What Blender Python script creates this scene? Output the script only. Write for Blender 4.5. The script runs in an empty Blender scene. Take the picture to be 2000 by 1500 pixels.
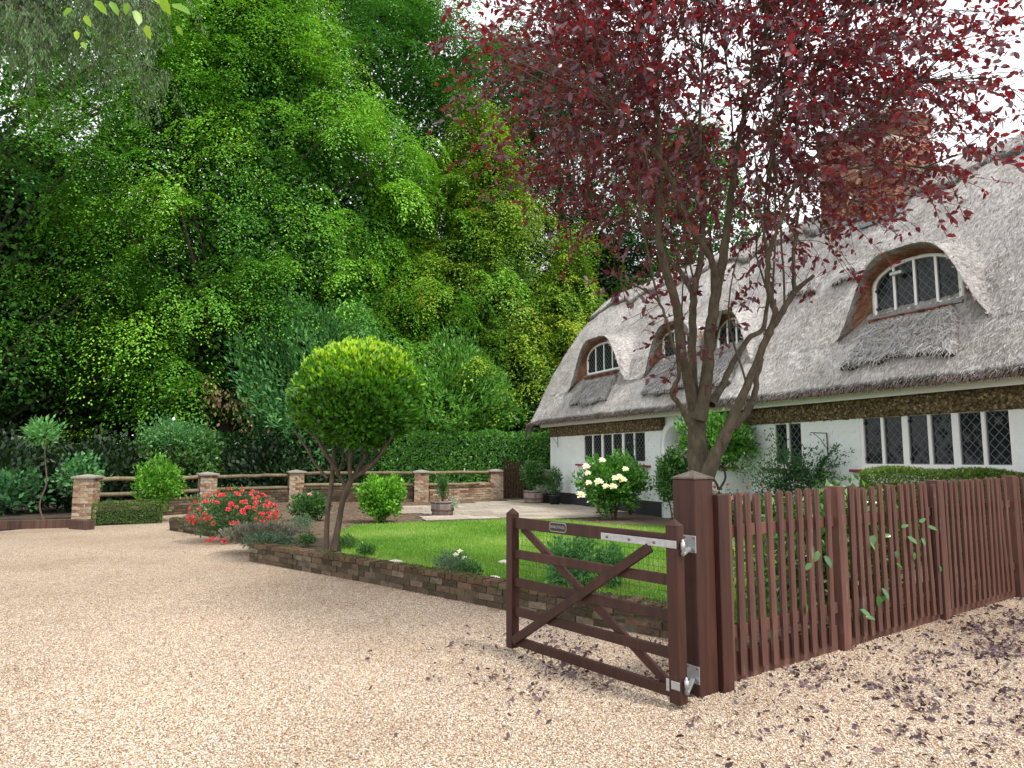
import bpy, bmesh, math, random
import numpy as np
from mathutils import Vector, Matrix
random.seed(7); rng = np.random.default_rng(7)
PI = math.pi; R = math.radians
SC = bpy.context.scene; COL = SC.collection

# ---------------------------------------------------------------- camera, sky, sun, exposure
CAM_H, FPX, PITCH = 1.55, 1340.0, 0.107
cam_data = bpy.data.cameras.new('camera'); cam = bpy.data.objects.new('camera', cam_data); COL.objects.link(cam)
cam.location = (0, 0, CAM_H); cam.rotation_euler = (PI/2 + PITCH, 0, 0)
cam_data.sensor_width = 36; cam_data.lens = 36*FPX/2000; cam_data.clip_start = .05; cam_data.clip_end = 600
SC.camera = cam
world = bpy.data.worlds.new('World'); SC.world = world; world.use_nodes = True
wn = world.node_tree; wn.nodes.clear()
SUN_EL, SUN_AZ = R(58), R(125)      # azimuth clockwise from +Y (view direction): behind the camera's right shoulder
w_out = wn.nodes.new('ShaderNodeOutputWorld'); w_bg = wn.nodes.new('ShaderNodeBackground')
w_sky = wn.nodes.new('ShaderNodeTexSky'); w_sky.sky_type = 'NISHITA'; w_sky.sun_disc = False
w_sky.sun_elevation = SUN_EL; w_sky.sun_rotation = SUN_AZ
w_hs = wn.nodes.new('ShaderNodeHueSaturation'); w_hs.inputs['Saturation'].default_value = .25
w_mix = wn.nodes.new('ShaderNodeMixRGB'); w_mix.inputs[2].default_value = (10.6, 10.75, 11.1, 1)
w_noise = wn.nodes.new('ShaderNodeTexNoise'); w_noise.inputs['Scale'].default_value = 2.2; w_noise.inputs['Detail'].default_value = 5
w_ramp = wn.nodes.new('ShaderNodeMapRange'); w_ramp.inputs[1].default_value = .3; w_ramp.inputs[2].default_value = .7
w_ramp.inputs[3].default_value = .6; w_ramp.inputs[4].default_value = 1.0
wn.links.new(w_sky.outputs[0], w_hs.inputs['Color']); wn.links.new(w_hs.outputs[0], w_mix.inputs[1])
wn.links.new(w_noise.outputs[0], w_ramp.inputs[0]); wn.links.new(w_ramp.outputs[0], w_mix.inputs[0])
wn.links.new(w_mix.outputs[0], w_bg.inputs[0]); w_bg.inputs[1].default_value = .1
wn.links.new(w_bg.outputs[0], w_out.inputs[0])
sun_d = bpy.data.lights.new('sun', 'SUN'); sun = bpy.data.objects.new('sun', sun_d); COL.objects.link(sun)
sun_d.energy = 2.1; sun_d.angle = R(11); sun_d.color = (1, .96, .9)
sdir = Vector((math.sin(SUN_AZ)*math.cos(SUN_EL), math.cos(SUN_AZ)*math.cos(SUN_EL), math.sin(SUN_EL)))
sun.rotation_euler = sdir.to_track_quat('Z', 'Y').to_euler(); sun.location = (0, 0, 30)
SC.view_settings.view_transform = 'Standard'; SC.view_settings.look = 'None'
SC.view_settings.exposure = 0.88; SC.view_settings.gamma = 1.0; SC.view_settings.use_curve_mapping = False
SC.cycles.max_bounces = 8; SC.cycles.diffuse_bounces = 4; SC.cycles.transparent_max_bounces = 8
SC.cycles.use_denoising = True

# ---------------------------------------------------------------- helpers
_cp, _sp = math.cos(PITCH), math.sin(PITCH)
def ray(px, py):
    a = (px-1000)/FPX; b = -(py-750)/FPX
    return Vector((a, _cp - _sp*b, _sp + _cp*b))
def atz(px, py, z=0.):
    r = ray(px, py); t = (z-CAM_H)/r.z; return Vector((0, 0, CAM_H)) + r*t
def aty(px, py, Y):
    r = ray(px, py); return Vector((0, 0, CAM_H)) + r*(Y/r.y)

def tag(o, label=None, cat=None, group=None, kind=None):
    if label: o['label'] = label
    if cat: o['category'] = cat
    if group: o['group'] = group
    if kind: o['kind'] = kind
    return o
def thing(name, label, cat, loc=(0, 0, 0), rz=0, group=None):
    o = bpy.data.objects.new(name, None); COL.objects.link(o); o.location = loc; o.rotation_euler = (0, 0, rz)
    o.empty_display_size = .2
    return tag(o, label, cat, group)
def link(name, me, mat=None, parent=None, loc=None):
    o = bpy.data.objects.new(name, me); COL.objects.link(o)
    if mat is not None and len(me.materials) == 0: me.materials.append(mat)
    if parent is not None: o.parent = parent
    if loc is not None: o.location = loc
    return o
def np_mesh(name, V, F, tint=None, smooth=False):
    """V (n,3), F (m,k) arrays of equal-size faces"""
    me = bpy.data.meshes.new(name); V = np.asarray(V, np.float32); F = np.asarray(F, np.int32)
    m, k = F.shape
    me.vertices.add(len(V)); me.vertices.foreach_set('co', V.ravel())
    me.loops.add(m*k); me.loops.foreach_set('vertex_index', F.ravel())
    me.polygons.add(m); me.polygons.foreach_set('loop_start', np.arange(0, m*k, k, dtype=np.int32))
    if smooth: me.polygons.foreach_set('use_smooth', np.ones(m, bool))
    me.update(calc_edges=True)
    if tint is not None:
        at = me.attributes.new('tint', 'FLOAT', 'POINT'); at.data.foreach_set('value', np.asarray(tint, np.float32))
    return me
def nrm(a):
    return a/np.maximum(np.linalg.norm(a, axis=-1, keepdims=True), 1e-9)
LEAF4 = (np.array([(0, 0, 0), (.45, -.3, .07), (1, 0, -.03), (.45, .3, .07)]), np.array([(0, 1, 2, 3)]))
LEAFW = (np.array([(0, 0, 0), (.45, -.42, .08), (1, 0, -.05), (.45, .42, .08)]), np.array([(0, 1, 2, 3)]))
LEAFN = (np.array([(0, 0, 0), (.45, -.17, .05), (1, 0, -.06), (.45, .17, .05)]), np.array([(0, 1, 2, 3)]))
LEAF8 = (np.array([(0, 0, 0), (.33, 0, -.02), (.7, 0, -.03), (1, 0, -.12), (.28, -.25, .06), (.68, -.22, .05), (.28, .25, .06), (.68, .22, .05)]),
         np.array([(0, 4, 1, 1), (0, 1, 6, 6), (4, 5, 2, 1), (1, 2, 7, 6), (5, 3, 2, 2), (2, 3, 7, 7)]))
LEAF8 = (LEAF8[0], np.array([(0, 4, 5, 2), (0, 2, 7, 6), (5, 3, 2, 2), (2, 3, 7, 7)])[:2])
_b = [(0, 0, 0), (.5, 0, -.02), (1, 0, -.1), (.25, -.24, .05), (.7, -.2, .03), (.25, .24, .05), (.7, .2, .03)]
LEAF8 = (np.array(_b), np.array([(0, 3, 4, 1), (1, 4, 2, 6), (0, 1, 6, 5)]))     # oval folded leaf, 3 quads
def leaf_arrays(C, Dv, Nv, size, tmpl=LEAF4, tint=None):
    T, F = tmpl; X = nrm(Dv); Z = nrm(Nv - (Nv*X).sum(-1, keepdims=True)*X); Y = np.cross(Z, X)
    size = np.broadcast_to(np.asarray(size, float), (len(C),))
    V = C[:, None, :] + size[:, None, None]*(T[None, :, 0:1]*X[:, None] + T[None, :, 1:2]*Y[:, None] + T[None, :, 2:3]*Z[:, None])
    k = len(T); FF = (F[None] + (np.arange(len(C))*k)[:, None, None]).reshape(-1, F.shape[1])
    t = np.repeat(tint if tint is not None else rng.random(len(C)), k)
    return V.reshape(-1, 3), FF, t
def leaves_obj(name, C, Dv, Nv, size, mat, parent=None, tmpl=LEAF4, tint=None):
    V, F, t = leaf_arrays(C, Dv, Nv, size, tmpl, tint)
    return link(name, np_mesh(name, V, F, t), mat, parent)
def rdir(n):
    return nrm(rng.normal(size=(n, 3)))
def tubes(paths, sides=7):
    """paths: list of (points (k,3), radii) -> one V,F"""
    VV = []; FF = []; off = 0
    for pts, rad in paths:
        P = np.asarray(pts, float); k = len(P); rad = np.broadcast_to(np.asarray(rad, float), (k,))
        t = np.gradient(P, axis=0); t = nrm(t); ref = np.array([.3, .9, .1]) if abs(t[:, 2]).mean() > .6 else np.array([0, 0, 1.])
        a = nrm(np.cross(t, ref)); b = np.cross(t, a); th = np.arange(sides)*2*PI/sides
        ring = P[:, None] + rad[:, None, None]*(np.cos(th)[None, :, None]*a[:, None] + np.sin(th)[None, :, None]*b[:, None])
        VV.append(ring.reshape(-1, 3)); i = np.arange(k-1)[:, None]*sides + np.arange(sides)[None]; j = np.arange(k-1)[:, None]*sides + (np.arange(sides)[None]+1) % sides
        FF.append(np.stack([i, j, j+sides, i+sides], -1).reshape(-1, 4)+off); off += k*sides
    return np.concatenate(VV), np.concatenate(FF)
def tubes_obj(name, paths, mat, parent=None, sides=7):
    V, F = tubes(paths, sides); return link(name, np_mesh(name, V, F, smooth=True), mat, parent)
def smooth_path(pts, n=6, jit=0.):
    """Catmull-Rom through pts (k,c)"""
    P = np.asarray(pts, float); P = np.vstack([2*P[0]-P[1], P, 2*P[-1]-P[-2]]); out = []
    for i in range(1, len(P)-2):
        for t in np.linspace(0, 1, n, endpoint=False):
            a, b, c, d = P[i-1], P[i], P[i+1], P[i+2]
            out.append(.5*((2*b)+(-a+c)*t+(2*a-5*b+4*c-d)*t*t+(-a+3*b-3*c+d)*t**3))
    out.append(P[-2]); out = np.array(out)
    if jit: out[1:-1, :3] += rng.normal(size=(len(out)-2, 3))*jit
    return out
# --- bmesh bits
def bm_box(bm, x0, x1, y0, y1, z0, z1, M=None, bev=0.):
    vs = [bm.verts.new((x, y, z)) for z in (z0, z1) for y in (y0, y1) for x in (x0, x1)]
    fs = [bm.faces.new([vs[i] for i in q]) for q in ((0, 2, 3, 1), (4, 5, 7, 6), (0, 1, 5, 4), (2, 6, 7, 3), (0, 4, 6, 2), (1, 3, 7, 5))]
    if bev:
        es = list({e for f in fs for e in f.edges}); r = bmesh.ops.bevel(bm, geom=es, offset=bev, segments=1, affect='EDGES')
        vs = list({v for f in r['faces'] for v in f.verts} | {v for v in vs if v.is_valid})
    if M is not None: bmesh.ops.transform(bm, matrix=M, verts=[v for v in vs if v.is_valid])
def bm_mesh(name, bm, smooth=False):
    me = bpy.data.meshes.new(name); bmesh.ops.recalc_face_normals(bm, faces=bm.faces); bm.to_mesh(me); bm.free()
    if smooth:
        for p in me.polygons: p.use_smooth = True
    return me
def box_obj(name, dims, mat, parent=None, bev=0., M=None, loc=None, rz=None):
    bm = bmesh.new(); bm_box(bm, *dims, M=M, bev=bev); o = link(name, bm_mesh(name, bm), mat, parent, loc)
    if rz is not None: o.rotation_euler[2] = rz
    return o
def beam_matrix(a, b, up=Vector((0, 0, 1))):
    a = Vector(a); b = Vector(b); x = (b-a).normalized(); y = up.cross(x).normalized(); z = x.cross(y)
    M = Matrix((x, y, z)).transposed().to_4x4(); M.translation = a; return M, (b-a).length
def beam(name, a, b, w, h, mat, parent=None, bev=.004, up=Vector((0, 0, 1))):
    """box along a->b, w across (horizontal), h along up"""
    M, L = beam_matrix(a, b, up); bm = bmesh.new(); bm_box(bm, 0, L, -w/2, w/2, -h/2, h/2, M=M, bev=bev)
    return link(name, bm_mesh(name, bm), mat, parent)
def lathe(name, prof, mat, parent=None, seg=20, loc=None):
    V = []; k = len(prof)
    for i in range(seg):
        c, s = math.cos(2*PI*i/seg), math.sin(2*PI*i/seg); V += [(r*c, r*s, z) for r, z in prof]
    F = [(i*k+j, ((i+1) % seg)*k+j, ((i+1) % seg)*k+j+1, i*k+j+1) for i in range(seg) for j in range(k-1)]
    return link(name, np_mesh(name, V, F, smooth=True), mat, parent, loc)
def prism(name, poly, z0, z1, mat, parent=None):
    bm = bmesh.new(); a = [bm.verts.new((p[0], p[1], z0)) for p in poly]; b = [bm.verts.new((p[0], p[1], z1)) for p in poly]
    bm.faces.new(a[::-1]); bm.faces.new(b); n = len(poly)
    for i in range(n): bm.faces.new((a[i], a[(i+1) % n], b[(i+1) % n], b[i]))
    return link(name, bm_mesh(name, bm), mat, parent)

# ---------------------------------------------------------------- materials
def new_mat(name):
    m = bpy.data.materials.new(name); m.use_nodes = True; nt = m.node_tree; nt.nodes.clear()
    o = nt.nodes.new('ShaderNodeOutputMaterial'); b = nt.nodes.new('ShaderNodeBsdfPrincipled'); nt.links.new(b.outputs[0], o.inputs[0])
    return m, nt, b, o
def ramp(nt, stops, src):
    r = nt.nodes.new('ShaderNodeValToRGB'); e = r.color_ramp.elements
    e[0].position, e[0].color = stops[0][0], (*stops[0][1], 1); e[1].position, e[1].color = stops[-1][0], (*stops[-1][1], 1)
    for p, c in stops[1:-1]:
        q = e.new(p); q.color = (*c, 1)
    nt.links.new(src, r.inputs[0]); return r.outputs[0]
def noise(nt, scale, detail=4, rough=.55, stretch=None, coord='Object', dist=0.):
    tc = nt.nodes.new('ShaderNodeTexCoord'); n = nt.nodes.new('ShaderNodeTexNoise')
    n.inputs['Scale'].default_value = scale; n.inputs['Detail'].default_value = detail; n.inputs['Roughness'].default_value = rough; n.inputs['Distortion'].default_value = dist
    if stretch:
        mp = nt.nodes.new('ShaderNodeMapping'); mp.inputs['Scale'].default_value = stretch
        nt.links.new(tc.outputs[coord], mp.inputs[0]); nt.links.new(mp.outputs[0], n.inputs['Vector'])
    else: nt.links.new(tc.outputs[coord], n.inputs['Vector'])
    return n.outputs['Fac']
def voro(nt, scale, out='Color', feature='F1', coord='Object', rnd=1.):
    tc = nt.nodes.new('ShaderNodeTexCoord'); n = nt.nodes.new('ShaderNodeTexVoronoi'); n.feature = feature
    n.inputs['Scale'].default_value = scale; n.inputs['Randomness'].default_value = rnd
    nt.links.new(tc.outputs[coord], n.inputs['Vector']); return n.outputs[out]
def mix(nt, fac, a, b, mode='MIX'):
    m = nt.nodes.new('ShaderNodeMixRGB'); m.blend_type = mode
    for i, v in enumerate((fac, a, b)):
        if isinstance(v, (int, float)): m.inputs[i].default_value = v
        elif isinstance(v, tuple): m.inputs[i].default_value = (*v, 1)
        else: nt.links.new(v, m.inputs[i])
    return m.outputs[0]
def bump(nt, bsdf, src, strength=.4, dist=.01):
    b = nt.nodes.new('ShaderNodeBump'); b.inputs['Strength'].default_value = strength; b.inputs['Distance'].default_value = dist
    nt.links.new(src, b.inputs['Height']); nt.links.new(b.outputs[0], bsdf.inputs['Normal']); return b
def math_n(nt, op, a, b=None):
    m = nt.nodes.new('ShaderNodeMath'); m.operation = op
    for i, v in enumerate((a, b)):
        if v is None: continue
        if isinstance(v, (int, float)): m.inputs[i].default_value = v
        else: nt.links.new(v, m.inputs[i])
    return m.outputs[0]
def attr(nt, name='tint'):
    a = nt.nodes.new('ShaderNodeAttribute'); a.attribute_name = name; return a.outputs['Fac']
def orand(nt):
    return nt.nodes.new('ShaderNodeObjectInfo').outputs['Random']

def leaf_mat(name, stops, rough=.42, trans=.3, tcol=None, spec=.5):
    m, nt, b, o = new_mat(name); t = attr(nt); c = ramp(nt, stops, t)
    nt.links.new(c, b.inputs['Base Color']); b.inputs['Roughness'].default_value = rough; b.inputs['Specular IOR Level'].default_value = spec
    tr = nt.nodes.new('ShaderNodeBsdfTranslucent'); mx = nt.nodes.new('ShaderNodeMixShader'); mx.inputs[0].default_value = trans
    if tcol: tr.inputs[0].default_value = (*tcol, 1)
    else:
        g = mix(nt, 1., c, (1.9, 1.75, .9), 'MULTIPLY'); nt.links.new(g, tr.inputs[0])
    nt.links.new(b.outputs[0], mx.inputs[1]); nt.links.new(tr.outputs[0], mx.inputs[2]); nt.links.new(mx.outputs[0], o.inputs[0])
    return m
def plain(name, col, rough=.6, metal=0., nscale=None, var=.25, bumps=0., spec=.5, stretch=None, bdist=.004):
    m, nt, b, o = new_mat(name); b.inputs['Roughness'].default_value = rough; b.inputs['Metallic'].default_value = metal; b.inputs['Specular IOR Level'].default_value = spec
    if nscale:
        n = noise(nt, nscale, 5, .6, stretch); c = ramp(nt, [(.25, tuple(x*(1-var) for x in col)), (.75, tuple(min(1, x*(1+var)) for x in col))], n)
        nt.links.new(c, b.inputs['Base Color'])
        if bumps: bump(nt, b, n, bumps, bdist)
    else: b.inputs['Base Color'].default_value = (*col, 1)
    return m
def brick_mat(name, stops, moss=0., use_attr=False, rough=.9, mosscol=(.05, .07, .02)):
    m, nt, b, o = new_mat(name); b.inputs['Roughness'].default_value = rough; b.inputs['Specular IOR Level'].default_value = .2
    c = ramp(nt, stops, attr(nt) if use_attr else orand(nt)); n = noise(nt, 22, 5, .65)
    c = mix(nt, .55, c, ramp(nt, [(.3, (.25, .22, .2)), (.7, (1.35, 1.3, 1.25))], n), 'MULTIPLY')
    if moss:
        g = noise(nt, 5, 5, .7, coord='Generated' if False else 'Object'); tcg = nt.nodes.new('ShaderNodeNewGeometry')
        nn = nt.nodes.new('ShaderNodeTexNoise'); nn.inputs['Scale'].default_value = 6; nn.inputs['Detail'].default_value = 6
        nt.links.new(tcg.outputs['Position'], nn.inputs['Vector'])
        f = ramp(nt, [(.5-.25*moss, (1, 1, 1)), (.62-.2*moss, (0, 0, 0))], nn.outputs['Fac']); c = mix(nt, f, c, mosscol)
    nt.links.new(c, b.inputs['Base Color']); bump(nt, b, n, .6, .006)
    return m
def wood_mat(name, c1, c2, rough=.55, spec=.35, worn=None):
    m, nt, b, o = new_mat(name); b.inputs['Roughness'].default_value = rough; b.inputs['Specular IOR Level'].default_value = spec
    g = noise(nt, 14, 6, .65, (1, 1, .08), dist=.6); g2 = noise(nt, 3, 4, .5, (1, 1, .25))
    c = ramp(nt, [(.3, c1), (.7, c2)], g); c = mix(nt, .5, c, ramp(nt, [(.3, (.6, .6, .6)), (.7, (1.4, 1.35, 1.3))], g2), 'MULTIPLY')
    r = orand(nt); c = mix(nt, .55, c, ramp(nt, [(0, (.72, .72, .74)), (1, (1.3, 1.25, 1.2))], r), 'MULTIPLY')
    if worn:
        tcg = nt.nodes.new('ShaderNodeNewGeometry'); nn = nt.nodes.new('ShaderNodeTexNoise'); nn.inputs['Scale'].default_value = 9; nn.inputs['Detail'].default_value = 8; nn.inputs['Roughness'].default_value = .75
        mp = nt.nodes.new('ShaderNodeMapping'); mp.inputs['Scale'].default_value = (1, 1, .18); nt.links.new(tcg.outputs['Position'], mp.inputs[0]); nt.links.new(mp.outputs[0], nn.inputs['Vector'])
        f = ramp(nt, [(.6, (0, 0, 0)), (.72, (1, 1, 1))], nn.outputs['Fac']); c = mix(nt, f, c, worn)
    nt.links.new(c, b.inputs['Base Color']); bump(nt, b, g, .35, .003)
    return m

M = {}
# gravel: thousands of little stones with their own colours
def gravel_mat():
    m, nt, b, o = new_mat('gravel_surface'); b.inputs['Roughness'].default_value = .85; b.inputs['Specular IOR Level'].default_value = .25
    vc = voro(nt, 95, 'Color'); sep = nt.nodes.new('ShaderNodeSeparateColor'); nt.links.new(vc, sep.inputs[0])
    c = ramp(nt, [(0, (.15, .09, .06)), (.12, (.31, .2, .12)), (.35, (.46, .36, .25)), (.6, (.55, .465, .35)), (.8, (.63, .575, .485)), (.92, (.36, .34, .34)), (1, (.4, .2, .13))], sep.outputs[0])
    d = voro(nt, 95, 'Distance'); c = mix(nt, 1., c, ramp(nt, [(.35, (1, 1, 1)), (.75, (.5, .42, .36))], d), 'MULTIPLY')
    big = noise(nt, .55, 6, .6); c = mix(nt, .9, c, ramp(nt, [(.3, (.8, .76, .71)), (.5, (1, 1, 1)), (.7, (1.14, 1.12, 1.1))], big), 'MULTIPLY')
    nt.links.new(c, b.inputs['Base Color']); inv = math_n(nt, 'SUBTRACT', 1., d); bump(nt, b, inv, .7, .012)
    return m
M['gravel'] = gravel_mat()
def pebble_mat():
    m, nt, b, o = new_mat('pebble'); b.inputs['Roughness'].default_value = .7; b.inputs['Specular IOR Level'].default_value = .35
    c = ramp(nt, [(0, (.16, .09, .06)), (.08, (.31, .19, .11)), (.3, (.48, .375, .265)), (.55, (.58, .49, .37)), (.8, (.65, .595, .5)), (.9, (.34, .32, .33)), (.96, (.42, .21, .14)), (1, (.72, .7, .68))], orand(nt))
    tcg = nt.nodes.new('ShaderNodeNewGeometry'); nn = nt.nodes.new('ShaderNodeTexNoise'); nn.inputs['Scale'].default_value = .55; nn.inputs['Detail'].default_value = 6; nt.links.new(tcg.outputs['Position'], nn.inputs['Vector'])
    c = mix(nt, .9, c, ramp(nt, [(.3, (.8, .76, .71)), (.5, (1, 1, 1)), (.7, (1.14, 1.12, 1.1))], nn.outputs['Fac']), 'MULTIPLY')
    nt.links.new(c, b.inputs['Base Color']); return m
M['pebble'] = pebble_mat()
M['soil'] = plain('garden_soil', (.11, .075, .05), .95, nscale=9, var=.6, bumps=.8, bdist=.03)
M['forest_floor'] = plain('forest_floor', (.05, .038, .022), .95, nscale=3, var=.6, bumps=.8, bdist=.05)
def lawn_mat():
    m, nt, b, o = new_mat('lawn'); b.inputs['Roughness'].default_value = .8
    a = noise(nt, 1.1, 5, .6); f = noise(nt, 60, 3, .6, (1, .35, 1))
    c = ramp(nt, [(.3, (.075, .2, .018)), (.5, (.11, .27, .025)), (.68, (.2, .33, .06))], a)
    c = mix(nt, .6, c, ramp(nt, [(.3, (.6, .65, .6)), (.7, (1.3, 1.25, 1.2))], f), 'MULTIPLY')
    nt.links.new(c, b.inputs['Base Color']); bump(nt, b, f, .5, .02); return m
M['lawn'] = lawn_mat()
M['grass'] = leaf_mat('grass_blades', [(0, (.07, .19, .015)), (.5, (.17, .33, .03)), (.8, (.3, .42, .09)), (1, (.5, .5, .25))], .5, .3)
M['white_paint'] = plain('white_masonry_paint', (.76, .8, .79), .75, nscale=2.2, var=.12, bumps=.15)
M['white_gloss'] = plain('white_gloss_paint', (.8, .8, .79), .35)
M['red_sill'] = plain('red_painted_tile', (.22, .025, .025), .4, nscale=20, var=.3)
M['plinth'] = plain('black_plinth_paint', (.022, .023, .03), .6, nscale=8, var=.3)
M['pink_plaster'] = plain('pale_pink_plaster', (.5, .4, .38), .8, nscale=4, var=.08)
M['lead'] = plain('lead_flashing', (.2, .22, .24), .55, nscale=12, var=.25, bumps=.2)
M['came'] = plain('lead_came', (.11, .125, .13), .5)
M['iron'] = plain('black_iron', (.02, .02, .022), .5)
def flint_mat():
    m, nt, b, o = new_mat('pebble_render_band'); b.inputs['Roughness'].default_value = .85; b.inputs['Specular IOR Level'].default_value = .25
    vc = voro(nt, 28, 'Color'); sep = nt.nodes.new('ShaderNodeSeparateColor'); nt.links.new(vc, sep.inputs[0])
    c = ramp(nt, [(0, (.035, .024, .012)), (.45, (.085, .06, .028)), (.75, (.15, .105, .05)), (.93, (.26, .2, .12)), (1, (.3, .16, .06))], sep.outputs[0])
    nt.links.new(c, b.inputs['Base Color']); d = voro(nt, 28, 'Distance'); bump(nt, b, math_n(nt, 'SUBTRACT', 1., d), .9, .03); return m
M['flint'] = flint_mat()
def glass_mat():
    m, nt, b, o = new_mat('dark_window_glass'); b.inputs['Roughness'].default_value = .08; b.inputs['Base Color'].default_value = (.012, .015, .017, 1)
    b.inputs['Specular IOR Level'].default_value = .22; n = noise(nt, 4, 2); bump(nt, b, n, .08, .01); return m
M['glass'] = glass_mat()
def thatch_mat():
    m, nt, b, o = new_mat('weathered_thatch'); b.inputs['Roughness'].default_value = .95; b.inputs['Specular IOR Level'].default_value = .1
    t = attr(nt); g = noise(nt, 34, 6, .75, (1, .3, .3)); f = noise(nt, 1.6, 5, .6)
    c = ramp(nt, [(0, (.56, .54, .53)), (.45, (.25, .245, .235)), (.8, (.09, .075, .06)), (1, (.07, .035, .025))], t)
    c = mix(nt, .9, c, ramp(nt, [(.32, (.35, .33, .32)), (.5, (.9, .88, .86)), (.66, (1.5, 1.48, 1.45))], g), 'MULTIPLY')
    c = mix(nt, .85, c, ramp(nt, [(.32, (.66, .62, .58)), (.5, (.95, .94, .93)), (.66, (1.15, 1.14, 1.15))], f), 'MULTIPLY')
    nt.links.new(c, b.inputs['Base Color']); bump(nt, b, g, 1., .04); return m
M['thatch'] = thatch_mat()
def straw_mat(name, stops):
    m, nt, b, o = new_mat(name); b.inputs['Roughness'].default_value = .7; b.inputs['Specular IOR Level'].default_value = .3
    nt.links.new(ramp(nt, stops, attr(nt)), b.inputs['Base Color']); return m
M['straw'] = straw_mat('loose_straw', [(0, (.15, .14, .14)), (.3, (.44, .42, .41)), (.7, (.66, .64, .62)), (.95, (.78, .76, .72)), (1, (.45, .34, .22))])
M['reed'] = straw_mat('cut_reed', [(0, (.1, .045, .028)), (.4, (.24, .11, .065)), (.7, (.34, .2, .13)), (.85, (.12, .11, .1)), (1, (.3, .28, .27))])
M['chimney_brick'] = brick_mat('chimney_brick', [(0, (.15, .06, .04)), (.4, (.24, .1, .065)), (.75, (.32, .15, .1)), (.9, (.24, .16, .12)), (1, (.12, .065, .05))])
M['mortar'] = plain('pale_mortar', (.42, .38, .33), .95, nscale=30, var=.2, bumps=.3)
M['dark_mortar'] = plain('dirty_mortar', (.1, .085, .06), .95, nscale=14, var=.5, bumps=.5, bdist=.01)
M['bed_brick'] = brick_mat('mossy_bed_brick', [(0, (.055, .042, .028)), (.35, (.095, .07, .048)), (.7, (.14, .1, .068)), (.9, (.2, .165, .12)), (1, (.17, .095, .06))], moss=.95, mosscol=(.045, .05, .02))
M['bed_top'] = brick_mat('mossy_wall_top', [(0, (.07, .05, .03)), (.5, (.13, .08, .05)), (1, (.17, .13, .09))], moss=.95, mosscol=(.075, .085, .022))
M['pillar_brick'] = brick_mat('pillar_stock_brick', [(0, (.2, .1, .065)), (.25, (.33, .21, .13)), (.6, (.42, .32, .21)), (.85, (.48, .4, .3)), (1, (.3, .26, .22))])
M['stone_cap'] = plain('concrete_cap', (.27, .25, .21), .9, nscale=14, var=.3, bumps=.4)
M['painted_brick'] = plain('white_painted_brick', (.76, .8, .79), .6, nscale=2.5, var=.12, bumps=.35, bdist=.004)
M['gate_wood'] = wood_mat('brown_stained_wood', (.024, .0095, .007), (.06, .023, .0165), .5, .3, worn=(.085, .045, .035))
M['fence_wood'] = wood_mat('faded_brown_fence_wood', (.062, .028, .021), (.145, .07, .053), .6, .25, worn=(.19, .16, .12))
M['cap_wood'] = wood_mat('weathered_cap_wood', (.06, .048, .037), (.17, .14, .115), .85, .2)
M['rail_wood'] = wood_mat('grey_green_rail_wood', (.12, .1, .06), (.24, .2, .13), .85, .15)
M['sleeper'] = wood_mat('dark_sleeper', (.05, .028, .022), (.12, .07, .055), .8, .2)
M['galv'] = plain('galvanised_steel', (.42, .44, .45), .45, .75, nscale=25, var=.2)
M['galv_dark'] = plain('rusty_bolt', (.16, .12, .1), .6, .5)
M['wire'] = plain('dark_green_wire', (.03, .05, .035), .5, .2)
M['plate'] = plain('black_cast_plate', (.015, .015, .016), .45)
M['plate_rim'] = plain('worn_silver_rim', (.35, .34, .32), .4, .6)
M['slab'] = brick_mat('paving_slab', [(0, (.3, .26, .21)), (.5, (.38, .34, .28)), (1, (.45, .4, .34))])
def bark(name, c1, c2, s=16):
    m, nt, b, o = new_mat(name); b.inputs['Roughness'].default_value = .85; b.inputs['Specular IOR Level'].default_value = .25
    g = noise(nt, s, 6, .65, (1, 1, .45)); nt.links.new(ramp(nt, [(.3, c1), (.7, c2)], g), b.inputs['Base Color']); bump(nt, b, g, .6, .012); return m
M['plum_bark'] = bark('plum_bark', (.035, .03, .02), (.11, .09, .06), 22)
M['bay_bark'] = bark('bay_bark', (.05, .037, .027), (.14, .1, .075))
M['dark_bark'] = bark('dark_bark', (.035, .03, .024), (.1, .085, .065), 8)
M['barrel'] = wood_mat('barrel_oak', (.15, .13, .12), (.33, .29, .27), .8, .2)
M['hoop'] = plain('rusty_hoop', (.14, .06, .05), .6, .3, nscale=20, var=.3)
M['dark_soil'] = plain('potting_soil', (.04, .03, .02), .95)
g_ = lambda *a: [(p, c) for p, c in a]
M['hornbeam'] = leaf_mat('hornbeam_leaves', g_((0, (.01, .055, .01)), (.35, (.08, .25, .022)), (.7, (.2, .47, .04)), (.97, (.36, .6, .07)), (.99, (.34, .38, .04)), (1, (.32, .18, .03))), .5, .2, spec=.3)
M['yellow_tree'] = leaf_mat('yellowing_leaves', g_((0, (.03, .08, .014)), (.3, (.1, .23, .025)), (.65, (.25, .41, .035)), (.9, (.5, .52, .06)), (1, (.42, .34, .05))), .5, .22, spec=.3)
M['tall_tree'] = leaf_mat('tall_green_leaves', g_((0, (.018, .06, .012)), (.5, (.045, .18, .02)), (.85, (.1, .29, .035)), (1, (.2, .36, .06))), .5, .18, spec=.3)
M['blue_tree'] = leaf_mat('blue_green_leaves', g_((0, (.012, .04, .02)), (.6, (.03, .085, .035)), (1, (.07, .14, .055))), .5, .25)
M['shade_leaf'] = leaf_mat('shade_darkened_leaves', g_((0, (.008, .025, .008)), (.6, (.02, .05, .015)), (1, (.04, .085, .02))), .5, .2)  # near-black greens put the wood's shade into the leaf colour
M['laurel'] = leaf_mat('laurel_leaves', g_((0, (.015, .055, .012)), (.5, (.035, .12, .02)), (.85, (.07, .19, .03)), (1, (.14, .26, .06))), .28, .18, spec=.7)
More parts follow.
